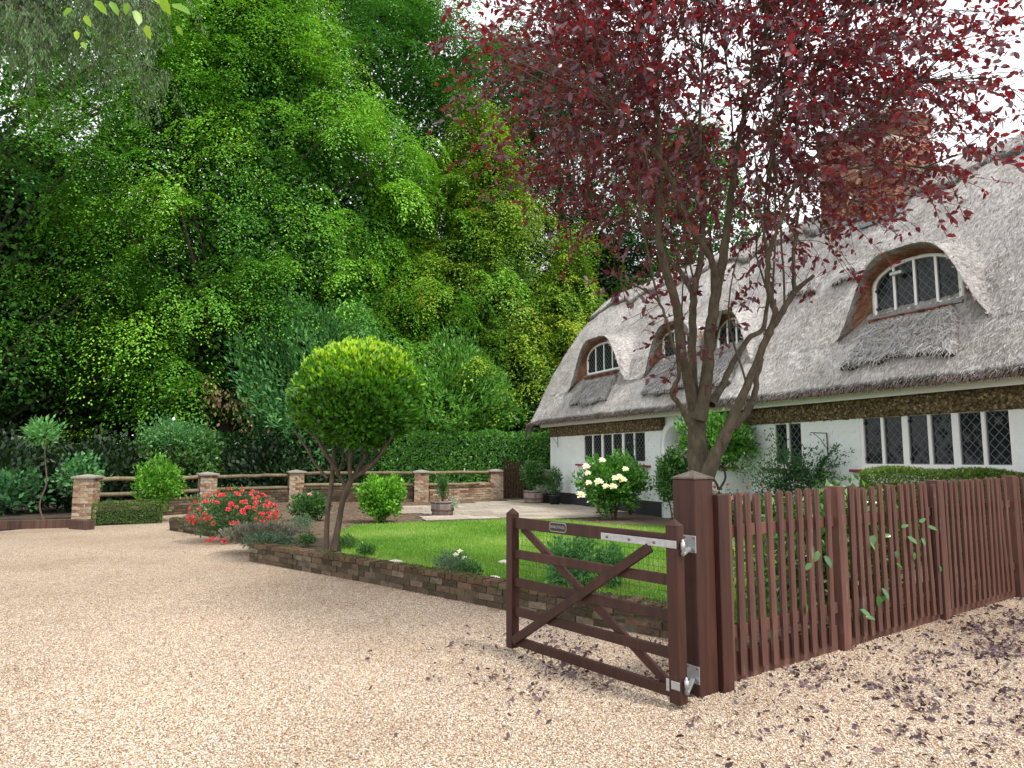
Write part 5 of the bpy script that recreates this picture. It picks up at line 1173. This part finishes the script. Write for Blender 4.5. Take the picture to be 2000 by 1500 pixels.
bs = aty(60, -260, 3.0)
nb = thing('overhanging_branch', 'lime green leaves on a thin twig hanging in from above at the top left', 'branch', tuple(bs))
def nbp(px, py, Y=3.0): p = aty(px, py, Y)-bs; return (p.x, p.y, p.z)
tubes_obj('twig', [([nbp(60, -260), nbp(180, -60), nbp(270, -5), nbp(330, 60, 2.95)], [.006, .004, .003, .001]), ([nbp(180, -60), nbp(170, 0), nbp(150, 60)], [.003, .002, .001]), ([nbp(270, -5), nbp(310, 10), nbp(360, 30, 3.05)], [.003, .002, .001])], M['plum_bark'], nb, 4)
for (x, y, a, s) in [(265, 20, -70, .085), (285, 48, -75, .07), (312, -12, -65, .1), (335, 8, -25, .1), (250, 5, -100, .06), (150, 60, -80, .05), (165, 30, -60, .06), (185, 0, -50, .08), (160, 82, -55, .05), (215, 2, -60, .07), (345, 50, -60, .05), (290, -20, -50, .09), (140, 15, -120, .06), (225, -25, -90, .08)]:
    ar = R(a); d = np.array([[math.cos(ar), random.uniform(-.3, .3), math.sin(ar)]]); nv = np.array([[random.gauss(0, .5), -1, random.uniform(.2, .9)]])
    V, F, t = leaf_arrays(np.zeros((1, 3)), d, nv, s, LEAF8, np.array([random.random()])); o = link('leaf', np_mesh('leaf', V, F, t, smooth=False), M['lime_leaf'], nb); o.location = nbp(x, y, 3+random.uniform(-.1, .1))

# shrubs, roses and pots ---------------------------------------------------------------------------
r1 = bush('rose_bush', 'rose bush covered in coral red flowers spilling over the low wall onto the gravel', 'rose bush', (-5.2, 13.0, .05), (.75, .6, .42), 6500, (.035, .06), M['rose_leaf'], LEAF4, .3, zbase=.46, lump=.18, stems=14, stem_r=.01, tint=(.5, .2))
flowers(r1, sph_spots(96, (.77, .62, .45), .46, sp=1.02)+[(-.3+random.random()*.5, -.5, .0+random.random()*.15) for _ in range(8)], .048, M['coral'], 14)
r2 = bush('rose_bush', 'leafy rose bush with large cream white blooms in front of the cottage window', 'rose bush', (2.28, 15.6, GZ), (.7, .5, .56), 7500, (.07, .11), M['bright_laurel'], LEAF4, .25, zbase=.82, lump=.2, stems=14, stem_r=.014, tint=(.4, .2))
def rel(px, py, Y, base): p = aty(px, py, Y); return (p.x-base[0], p.y-base[1], p.z-base[2])
flowers(r2, [rel(x, y, Yq, (2.42, 15.6, GZ)) for x, y, Yq in ((1188, 900, 15.2), (1157, 912, 15.1), (1234, 917, 15.0), (1162, 944, 14.95), (1182, 942, 14.9), (1213, 935, 14.9), (1222, 932, 15.0), (1210, 951, 14.9), (1147, 968, 15.0), (1196, 951, 15.0), (1160, 925, 15.1), (1228, 938, 15.05))], .10, M['cream'], 22, 'bloom')
lv = bush('lavender_bush', 'dry grey-brown lavender bush at the corner of the raised bed', 'bush', (-4.15, 11.4, .1), (.58, .35, .16), 4500, (.04, .08), M['grey_leaf'], LEAFN, .1, zbase=.2, upness=.9, stems=14, stem_r=.004, tint=(.6, .25), flop=.8)
bush('green_shrub', 'dense bright green shrub in the back border right of the bay tree stems', 'shrub', (-2.82, 14.9, GZ), (.46, .4, .44), 5200, (.06, .1), M['hornbeam'], LEAF4, .35, zbase=.52, tint=(.5, .15), lump=.16)
s_ = bush('rose_bush', 'low shrub with one pale pink flower left of the bay tree stems', 'rose bush', (-4.45, 15.3, GZ), (.42, .3, .3), 2200, (.06, .09), M['rose_leaf'], LEAF4, .3, zbase=.32, tint=(.65, .2)); flowers(s_, [(.05, -.2, .58)], .06, M['pink'], 14)
bush('garden_shrub', 'upright green shrub growing against the rails by the box hedge', 'shrub', (-8.65, 17.0, 0), (.55, .4, .55), 4200, (.06, .1), M['hornbeam'], LEAF4, .3, zbase=.95, tint=(.42, .15), lump=.2, stems=5, stem_r=.016)
bush('laurel_shrub', 'glossy dark laurel behind the rails between the first two pillars', 'shrub', (-9.9, 20.6, 0), (1.15, .8, .85), 6000, (.1, .16), M['laurel'], LEAF4, .4, zbase=1.65, tint=(.7, .2), lump=.15)
bush('leafy_tree', 'thin young tree with pale grey-green foliage behind the low wall', 'tree', (-9.85, 20.0, 0), (.95, .6, .5), 2600, (.05, .09), M['rhodo'], LEAF4, .2, zbase=2.2, tint=(.55, .25), lump=.25, stems=3, stem_r=.025)
sp = bush('sapling', 'thin crooked sapling with a few leaf tufts beside the first pillar on the left', 'sapling', (-11.2, 16.4, .05), (.42, .35, .34), 330, (.12, .2), M['rhodo'], LEAFN, .1, zbase=2.1, stems=0, tint=(.7, .2))
tubes_obj('stem', [(smooth_path([(.35, -.2, -.05), (.12, -.1, .4), (.18, 0, .9), (.1, 0, 1.5), (.05, 0, 2.1)], 4), np.linspace(.022, .01, 17))], M['bay_bark'], sp, 6)
bush('shade_shrub', 'low leafy shrub in the shade at the far left behind the sleeper edging', 'shrub', (-12.6, 16.9, 0), (1.2, .7, .45), 1100, (.12, .2), M['rhodo'], LEAF4, .1, zbase=.75, tint=(.2, .15), lump=.35)  # low tint puts the canopy's shade into the leaf colour
bush('shade_shrub', 'small yellow-leaved shrub between the sapling and the first pillar', 'shrub', (-10.95, 17.6, 0), (.5, .4, .5), 800, (.1, .15), M['rhodo'], LEAF4, .3, zbase=1.1, tint=(.45, .25), lump=.25)
for k, (X, Y, l) in enumerate(((-14.5, 19.5, 'rhododendron with shade-darkened leaf colour at the left edge'), (-12.3, 20.5, 'rhododendron with shade-darkened leaf colour behind the first pillar'), (-7.9, 23.2, 'evergreen with shade-darkened leaf colour behind the third pillar'))):
    bush('shade_dark_shrub', l, 'shrub', (X, Y, 0), (1.7, 1.2, 1.1), 5500, (.12, .19), M['shade_leaf'], LEAF4, .4, zbase=1.0, tint=(.4, .2), lump=.2, group='dark evergreens behind the pillars')  # shade under the canopy is painted into these near-black leaves
# small plants on the raised bed
bush('creeping_plant', 'blue-green leafy plant trailing over the left end of the brick bed wall', 'plant', (-3.72, 10.72, GZ), (.42, .22, .13), 1500, (.03, .05), M['silver_leaf'], LEAF4, .2, zbase=.1, tint=(.25, .15), stems=4, stem_r=.004)
for k, (px, py, rr, mt, ti, l) in enumerate([(715, 1088, .13, 'laurel', .6, 'small dark tuft growing on the bed wall right of the bay tree'), (882, 1128, .22, 'silver_leaf', .25, 'grey-green tuft with white flowers halfway along the bed wall'), (915, 1132, .15, 'rose_leaf', .5, 'low green tuft right of the white-flowered one on the bed wall'), (600, 1068, .16, 'rose_leaf', .7, 'low green ground plant left of the bay tree stems'), (676, 1075, .17, 'rose_leaf', .8, 'low green ground plant right of the bay tree stems'), (590, 1040, .24, 'silver_leaf', .4, 'silvery spiky plant left of the bay tree stems'), (560, 1052, .16, 'silver_leaf', .3, 'small silvery plant beside the lavender'), (1080, 985, .0, 'laurel', .5, '')]):
    if not rr: continue
    p = atz(px, py, GZ); t_ = bush('bedding_plant', l, 'plant', (p.x, p.y, GZ), (rr, rr*.8, rr*.75), int(900*rr/.15), (.025, .045), M[mt], LEAFN, .15, zbase=rr*.6, tint=(ti, .18), upness=.8, stems=4, stem_r=.003)
    if k == 1: flowers(t_, [(.05, -.05, .26), (.14, 0, .22), (.1, -.06, .30)], .035, M['cream'], 10)
for k, (px, py, l) in enumerate([(985, 1100, 'pale stone with ivory top half hidden by the gate stile'), (965, 1132, 'small rounded pale stone on the bed wall left of the gate'), (772, 1100, 'flat white stone on the soil behind the small dark tuft')]):
    p = atz(px, py, GZ+.03); bm = bmesh.new(); bmesh.ops.create_icosphere(bm, subdivisions=2, radius=.06 if k < 2 else .07)
    for v in bm.verts: v.co = Vector((v.co.x*1.4, v.co.y, v.co.z*.55))*(1+random.gauss(0, .05))
    o = link('stone', bm_mesh('stone', bm, True), plain('pale_stone', (.6, .56, .46), .9, nscale=30, var=.2) if 'pale_stone' not in bpy.data.materials else bpy.data.materials['pale_stone']); o.location = (p.x, p.y, GZ+.04); tag(o, l, 'stone')
# plants seen through the gate on the lawn
for k, (px, py, h, l) in enumerate([(1095, 1148, .52, 'tall leafy plant on the lawn seen through the left half of the gate'), (1140, 1150, .58, 'tall leafy plant on the lawn seen through the middle of the gate'), (1195, 1150, .45, 'leafy plant on the lawn seen through the right half of the gate')]):
    p = atz(px, py, GZ); bush('phlox_plant', l, 'plant', (p.x, p.y, GZ), (.17, .14, h*.5), 900, (.045, .08), M['rhodo'], LEAFN, .1, zbase=h*.52, tint=(.6, .2), upness=.3, stems=6, stem_r=.004)
# barrels
def barrel(px, py, rad, h, label, z=GZ):
    p = atz(px, py, z); t = thing('barrel_planter', label, 'planter', (p.x, p.y, z), random.random(), 'half-barrel planters'); seg = 24
    for k in range(seg):
        a = 2*PI*k/seg; pr = [(rad*.86, 0), (rad*.96, h*.35), (rad, h*.7), (rad*.99, h)]; hw = PI/seg*.93; V = []
        for r_, zz in pr:
            for aa in (a-hw, a+hw): V.append((r_*math.cos(aa), r_*math.sin(aa), zz))
        for r_, zz in reversed(pr):
            for aa in (a-hw, a+hw): V.append(((r_-.022)*math.cos(aa), (r_-.022)*math.sin(aa), zz))
        F = [(2*i, 2*i+1, 2*i+3, 2*i+2) for i in range(7)]+[(14, 15, 1, 0)]; link('stave', np_mesh('stave', V, F), M['barrel'], t)
    for z0, r0 in ((.1, .90), (.42, .985), (.9, 1.0)): lathe('hoop', [(rad*r0+.002, h*z0-.018), (rad*(r0+.01)+.004, h*z0-.018), (rad*(r0+.012)+.005, h*z0+.018), (rad*r0+.004, h*z0+.018)], M['hoop'], t, 28)
    lathe('soil', [(0, h*.92), (rad*.95, h*.92)], M['dark_soil'], t, 20); return t, p
t, p = barrel(864, 1008, .275, .36, 'half-barrel planter with a twisted box plant standing at the edge of the patio')
b_ = bush('box_plant', 'upright narrow box plant growing in the barrel at the patio edge', 'plant', (p.x, p.y, GZ+.34), (.15, .15, .34), 2200, (.025, .045), M['laurel'], LEAF4, .1, zbase=.34, tint=(.6, .2), stems=3, stem_r=.012, lump=.3)
bush('trailing_plant', 'variegated plant trailing over the right rim of the barrel at the patio edge', 'plant', (p.x+.25, p.y-.08, GZ+.2), (.14, .12, .16), 420, (.03, .05), M['silver_leaf'], LEAF4, .1, zbase=.12, tint=(.85, .15), stems=4, stem_r=.003, upness=-.4)
t, p = barrel(1044, 984, .33, .40, 'half-barrel planter with a silver leafed plant beside the little garden gate')
bush('potted_shrub', 'rounded green shrub in the barrel beside the little garden gate', 'shrub', (p.x-.05, p.y+.05, GZ+.36), (.38, .35, .42), 3800, (.04, .07), M['laurel'], LEAF4, .3, zbase=.5, tint=(.55, .2), stems=5)
bush('trailing_plant', 'pale variegated plant spilling from the barrel beside the little garden gate', 'plant', (p.x+.22, p.y-.25, GZ+.3), (.24, .16, .14), 700, (.04, .06), M['silver_leaf'], LEAF4, .1, zbase=.12, tint=(.8, .18), stems=4, stem_r=.003)
# plants along the cottage front (placed in cottage coordinates)
CM = Matrix.Translation((HO[0], HO[1], 0)) @ Matrix.Rotation(HA, 4, 'Z')
def cw(s, D, z=0.): v = CM @ Vector((s, D, z)); return (v.x, v.y, v.z)
for k, (s, D, rr, h, l) in enumerate([(.55, -.45, .26, .55, 'leafy potted plant in a dark pot at the cottage corner'), (1.25, -.5, .24, .8, 'tall thin plant in a black pot under the bracket')]):
    q = cw(s, D, GZ); t = thing('plant_pot', l, 'potted plant', q, 0, 'pots along the cottage wall'); lathe('pot', [(0, .0), (.13, .0), (.17, .27), (.185, .27), (.185, .3), (.15, .3), (.14, .26), (0, .26)], M['plinth'], t, 20)
    n = 900; d = rdir(n); P = d*np.array([rr, rr, h*.5])*rng.uniform(.3, 1, (n, 1))+np.array([0, 0, .3+h*.5]); leaves_obj('foliage', P, nrm(d+np.array([0, 0, .3])+rdir(n)*.6), nrm(np.array([0, -.3, 1])+rdir(n)*.6), rng.uniform(.05, .085, n), M['rose_leaf'], t, LEAF4, np.clip(rng.normal(.55, .2, n), 0, 1))
    tubes_obj('stems', [([(0, 0, .25), (random.gauss(0, .05), random.gauss(0, .05), .3+h*.6)], .008) for _ in range(4)], M['dark_bark'], t, 4)
def cbush(name, label, cat, s, D, rad, n, size, mat, **k): return bush(name, label, cat, cw(s, D, GZ), rad, n, size, mat, **k)
cbush('porch_shrub', 'dense clipped bay shrub standing left of the porch behind the gate post', 'shrub', 7.95, -1.3, (.34, .34, .5), 4200, (.05, .08), M['laurel'], zbase=1.0, tint=(.6, .2), shell=.4, stems=3, stem_r=.02)
cam_t = cbush('camellia_tree', 'small standard camellia with glossy leaves right of the purple tree trunk', 'tree', 8.6, -.75, (.72, .5, .50), 5200, (.07, .11), M['bright_laurel'], tmpl=LEAF4, zbase=1.72, tint=(.5, .3), shell=.3, stems=0, lump=.2)
tubes_obj('trunk', [(smooth_path([(0, 0, 0), (.02, 0, .75), (-.12, 0, 1.05), (-.3, 0, 1.5)], 4), np.linspace(.03, .015, 13)), (smooth_path([(.02, 0, .75), (.16, 0, 1.0), (.12, .02, 1.3), (.25, 0, 1.7)], 4), np.linspace(.025, .012, 13))], M['dark_bark'], cam_t, 7)
cbush('climbing_shrub', 'loose spreading shrub growing up the white wall below the narrow window', 'shrub', 10.35, -.62, (.82, .3, .62), 5200, (.035, .06), M['rose_leaf'], zbase=.98, tint=(.35, .2), shell=.15, stems=9, lump=.3)
q = cw(10.8, -.3, 1.35); cl = thing('climbing_shoots', 'long arching leafy shoots reaching across the wall towards the big window', 'climber', q)
tp, Pl, Dl = [], [], []
for k in range(12):
    a = random.uniform(.05, 1.1); L_ = random.uniform(.4, 1.0); sx = random.choice((1, 1, 1, -1)); dirS = np.array([math.cos(HA), math.sin(HA), 0])*math.cos(a)*sx+np.array([0, 0, math.sin(a)]); p0 = -np.array([math.cos(HA), math.sin(HA), 0])*.3+np.array([0, 0, -.25]); q_ = smooth_path([p0, p0+dirS*L_*.5+np.array([0, 0, .08]), p0+dirS*L_+np.array([0, 0, -.02])], 6); tp.append((q_, np.linspace(.006, .002, len(q_))))
    m = 60; ii = rng.integers(2, len(q_), m); Pl.append(q_[ii]+rng.normal(size=(m, 3))*.025); Dl.append(nrm(dirS+rdir(m)*.8))
tubes_obj('stems', tp, M['dark_bark'], cl, 4); Pl, Dl = np.concatenate(Pl), np.concatenate(Dl); leaves_obj('foliage', Pl, Dl, nrm(rdir(len(Pl))+np.array([0, -.5, .7])), rng.uniform(.035, .06, len(Pl)), M['rose_leaf'], cl, LEAF4, np.clip(rng.normal(.3, .2, len(Pl)), 0, 1))
wr = cbush('climbing_rose', 'thin climbing rose against the window right of the cream rose bush', 'climber', 4.95, -.35, (.4, .2, .8), 700, (.035, .06), M['rose_leaf'], zbase=.95, tint=(.6, .25), shell=.1, stems=6, lump=.3)
fr_ = cbush('flower_border', 'low tangled border of leaves and small flowers at the foot of the white wall', 'plants', 9.6, -1.0, (2.1, .45, .36), 7000, (.04, .07), M['rose_leaf'], zbase=.35, rz=HA, tint=(.55, .25), shell=.1, stems=10, lump=.3)
flowers(fr_, [(random.uniform(-1.2, .8), random.uniform(-.5, .5), .75+random.random()*.2) for _ in range(7)], .045, M['coral'], 12); flowers(fr_, [(random.uniform(-1.2, .8), random.uniform(-.5, .3), .55+random.random()*.25) for _ in range(6)], .05, M['pink'], 12)
ct = bush('camellia_bush', 'glossy camellia bush pressing its leaves against the back of the picket fence', 'bush', (3.12, 6.62, GZ), (1.6, .27, .56), 8500, (.05, .09), M['camellia'], LEAF4, .1, zbase=.52, tint=(.55, .3), lump=.15, stems=10, rz=FANG, flop=.1)
for (x, y, s, a) in [(1708, 1045, .10, -120), (1772, 1048, .09, -35), (1812, 1028, .08, -20), (1800, 1050, .07, -70), (1760, 1030, .06, 20), (1730, 1165, .07, -150), (1700, 1060, .06, -60), (1690, 1205, .07, -10), (1585, 1100, .07, -140), (1795, 1020, .06, 30), (1752, 1075, .06, -100), (1722, 1148, .10, -60), (1716, 1162, .085, -95), (1680, 1190, .09, -35), (1610, 1085, .09, -60), (1598, 1075, .08, -110), (1740, 1045, .06, -170), (1785, 1078, .06, -90), (1750, 1100, .06, -40), (1575, 1180, .06, -90), (1835, 1105, .05, -80)]:
    Yd = 5.02+(x-1450)*.0042; ar = R(a); V, F, t = leaf_arrays(np.zeros((1, 3)), np.array([[math.cos(ar), -.1, math.sin(ar)]]), np.array([[.3+random.gauss(0, .4), -1, .8+random.gauss(0, .4)]]), s*1.22, LEAF8, np.array([.35+.45*random.random()]))
    o = link('leaf', np_mesh('leaf', V, F, t), M['camellia'], ct); pq = fpt(0, 0, 0); rr_ = ray(x, y); den = rr_.x*FN.x+rr_.y*FN.y; tq = ((F0.x*FN.x+F0.y*FN.y)+.055)/den; P = Matrix.Rotation(-FANG, 3, 'Z') @ (Vector((0, 0, CAM_H))+rr_*tq-Vector((3.12, 6.62, GZ))); o.location = P; o.rotation_euler[2] = -FANG
# things lying by the wall
q = atz(1265, 992, GZ); tr = thing('white_board', 'white plastic board with small dark marks leaning beside the cream rose bush', 'board', tuple(q))
bd = box_obj('panel', (-.32, .32, -.012, .012, -.05, .05), M['white_gloss'], tr, bev=.004); bd.rotation_euler = (R(-20), R(16), -.5); bd.location = (0, 0, .2)
for x in (-.24, -.2, -.06, 0, .04, .2): box_obj('printed_mark', (x, x+.02, -.0145, -.012, -.02, .02), M['wire'], bd)
q = atz(1240, 1000, GZ); bg = bmesh.new(); bmesh.ops.create_icosphere(bg, subdivisions=4, radius=.2)
for v in bg.verts: v.co = Vector((v.co.x*1.35, v.co.y*.8, max(v.co.z*.55, -.09)))*(1+.12*math.sin(v.co.x*40+v.co.z*31)+.08*math.sin(v.co.y*57))
o = link('plastic_sack', bm_mesh('plastic_sack', bg, True), plain('teal_plastic', (.2, .36, .36), .3, nscale=9, var=.5)); o.location = (q.x, q.y, GZ+.09); tag(o, 'crumpled teal and white plastic sack behind the cream rose bush', 'sack')
# dead brown spray hanging under the big tree
n = 170; p0 = np.array(aty(440, 790, 22.)); P = p0+rng.normal(size=(n, 3))*np.array([.45, .3, .35]); P[:, 2] -= (P[:, 0]-p0[0])*.5
o = leaves_obj('dead_branch', P, nrm(np.array([0, 0, -1.])+rdir(n)*.6), rdir(n), rng.uniform(.1, .17, n), M['brown_leaf'], None, LEAF4); tag(o, 'spray of dry brown leaves hanging below the big drooping tree', 'dead branch')

# ---------------------------------------------------------------- gravel stones and fallen leaves
gn = bpy.data.node_groups.new('gravel_scatter', 'GeometryNodeTree'); gn.interface.new_socket('Geometry', in_out='INPUT', socket_type='NodeSocketGeometry'); gn.interface.new_socket('Geometry', in_out='OUTPUT', socket_type='NodeSocketGeometry')
N = gn.nodes; Lk = gn.links; gi = N.new('NodeGroupInput'); go = N.new('NodeGroupOutput'); dp = N.new('GeometryNodeDistributePointsOnFaces'); ic = N.new('GeometryNodeMeshIcoSphere'); ic.inputs['Subdivisions'].default_value = 1; ic.inputs['Radius'].default_value = 1.
na = N.new('GeometryNodeInputNamedAttribute'); na.data_type = 'FLOAT'; na.inputs['Name'].default_value = 'dens'; Lk.new(na.outputs['Attribute'], dp.inputs['Density'])
ip = N.new('GeometryNodeInstanceOnPoints'); rv = N.new('FunctionNodeRandomValue'); rv.data_type = 'FLOAT_VECTOR'; rv.inputs[0].default_value = (.0032, .0028, .002); rv.inputs[1].default_value = (.0082, .0068, .0048)
rr = N.new('FunctionNodeRandomValue'); rr.data_type = 'FLOAT_VECTOR'; rr.inputs[0].default_value = (-.5, -.5, 0); rr.inputs[1].default_value = (.5, .5, 6.283); sm = N.new('GeometryNodeSetMaterial'); sm.inputs['Material'].default_value = M['pebble']
Lk.new(gi.outputs[0], dp.inputs['Mesh']); Lk.new(dp.outputs['Points'], ip.inputs['Points']); Lk.new(ic.outputs['Mesh'], sm.inputs['Geometry']); Lk.new(sm.outputs[0], ip.inputs['Instance']); Lk.new(rv.outputs[0], ip.inputs['Scale']); Lk.new(rr.outputs[0], ip.inputs['Rotation']); Lk.new(ip.outputs[0], go.inputs[0])
gx, gy = np.meshgrid(np.arange(-9, 8.01, .25), np.arange(2.4, 12.01, .25)); V = np.c_[gx.ravel(), gy.ravel(), np.full(gx.size, .006)]; ny_, nx_ = gx.shape
i, j = np.meshgrid(np.arange(ny_-1), np.arange(nx_-1), indexing='ij'); F = np.stack([i*nx_+j, i*nx_+j+1, (i+1)*nx_+j+1, (i+1)*nx_+j], -1).reshape(-1, 4)
cxy = V[F].mean(1)[:, :2]; BEDPOLY = [(-3.85, 10.75), (-3.9, 10.45), (-1.94, 8.8), (-.1, 7.16), (.75, 6.5), (1.3, 6.05), (1.62, 5.6), (6.5, 9), (8, 20), (-3, 20)]
ok = ~in_poly(cxy, BEDPOLY) & (np.abs(cxy[:, 0]) < cxy[:, 1]*.82+.3); F = F[ok]
me = np_mesh('gravel', V, F); dv = np.clip(8500-(np.hypot(V[:, 0], V[:, 1])-3.5)*1300, 300, 8500); at = me.attributes.new('dens', 'FLOAT', 'POINT'); at.data.foreach_set('value', dv.astype(np.float32))
go_ = link('gravel', me, M['pebble']); md = go_.modifiers.new('scatter', 'NODES'); md.node_group = gn; tag(go_, 'small buff, pink and grey stones loose on the drive', 'gravel', kind='stuff')
# fallen plum leaves in drifts
n = 60000; P = np.c_[rng.uniform(-1.8, 7.5, n), rng.uniform(2.8, 9, n)]
from mathutils import noise as mn
cl_ = np.array([1.5*mn.noise(Vector((x*1.3, y*1.3, 3.)))+1.5*mn.noise(Vector((x*4.2, y*4.2, 7.)))+.8*mn.noise(Vector((x*11, y*11, 9.))) for x, y in P])
front = (P[:, 0]-F0.x)*FN.x+(P[:, 1]-F0.y)*FN.y; w1 = np.exp(-((front-.7)/1.9)**2)*(front > .03)*(P[:, 0] > .9); w2 = np.exp(-(((P[:, 0]-.5)/.8)**2+((P[:, 1]-5.3)/.8)**2))*(front < 8)
w = np.maximum(w1*np.clip((P[:, 0]-.6)/2.2, .3, 1)*1.2, w2*.75); inb = in_poly(P, BEDPOLY); kp = (rng.random(n) < w*np.clip(cl_*.75+.12, .13, 1)) & ~inb; P = P[kp]; n = len(P); P += rng.normal(size=P.shape)*.035
pr = np.c_[P, np.full(n, .016)+rng.random(n)*.018]; leaves = leaves_obj('fallen_leaves', pr, nrm(np.c_[rng.normal(size=(n, 2)), rng.normal(size=n)*.5]), nrm(np.c_[rng.normal(size=(n, 2))*.9, np.ones(n)]), rng.uniform(.022, .055, n), M['dead_plum'], None, LEAF8, np.clip(rng.beta(2, 2.6, n), 0, 1)); tag(leaves, 'drifts of dried dark purple leaves on the gravel by the fence and gate', 'leaves', kind='stuff')
n = 700; P = np.c_[rng.uniform(-7, 5, n), rng.uniform(3, 14, n)]; P = P[~in_poly(P, BEDPOLY)]; n = len(P); pr = np.c_[P, np.full(n, .02)]
leaves = leaves_obj('scattered_leaves', pr, nrm(np.c_[rng.normal(size=(n, 2)), np.zeros(n)]), nrm(np.c_[rng.normal(size=(n, 2))*.4, np.ones(n)]), rng.uniform(.02, .04, n), M['dead_plum'], None, LEAF4); tag(leaves, 'odd dead leaves scattered over the open drive', 'leaves', kind='stuff')
# brown leaf litter on the garden soil and under the trees
n = 9000; P = np.c_[rng.uniform(-9, 3, n), rng.uniform(10.5, 24, n)]; P = P[in_poly(P, [(-7.3, 15.1), (-4.6, 13), (-3.8, 10.9), (-2.6, 10.4), (-3.2, 14), (2, 14.6), (2, 16), (-1.5, 17), (-.5, 22), (-2.9, 21.8), (-6.8, 21.8), (-8.5, 19.7)])]; n = len(P)
leaves = leaves_obj('leaf_litter', np.c_[P, np.full(n, GZ+.012)], nrm(np.c_[rng.normal(size=(n, 2)), np.zeros(n)]), nrm(np.c_[rng.normal(size=(n, 2))*.4, np.ones(n)]), rng.uniform(.04, .08, n), M['brown_leaf'], None, LEAF4); tag(leaves, 'dry brown leaves lying on the soil of the back border', 'leaves', kind='stuff')
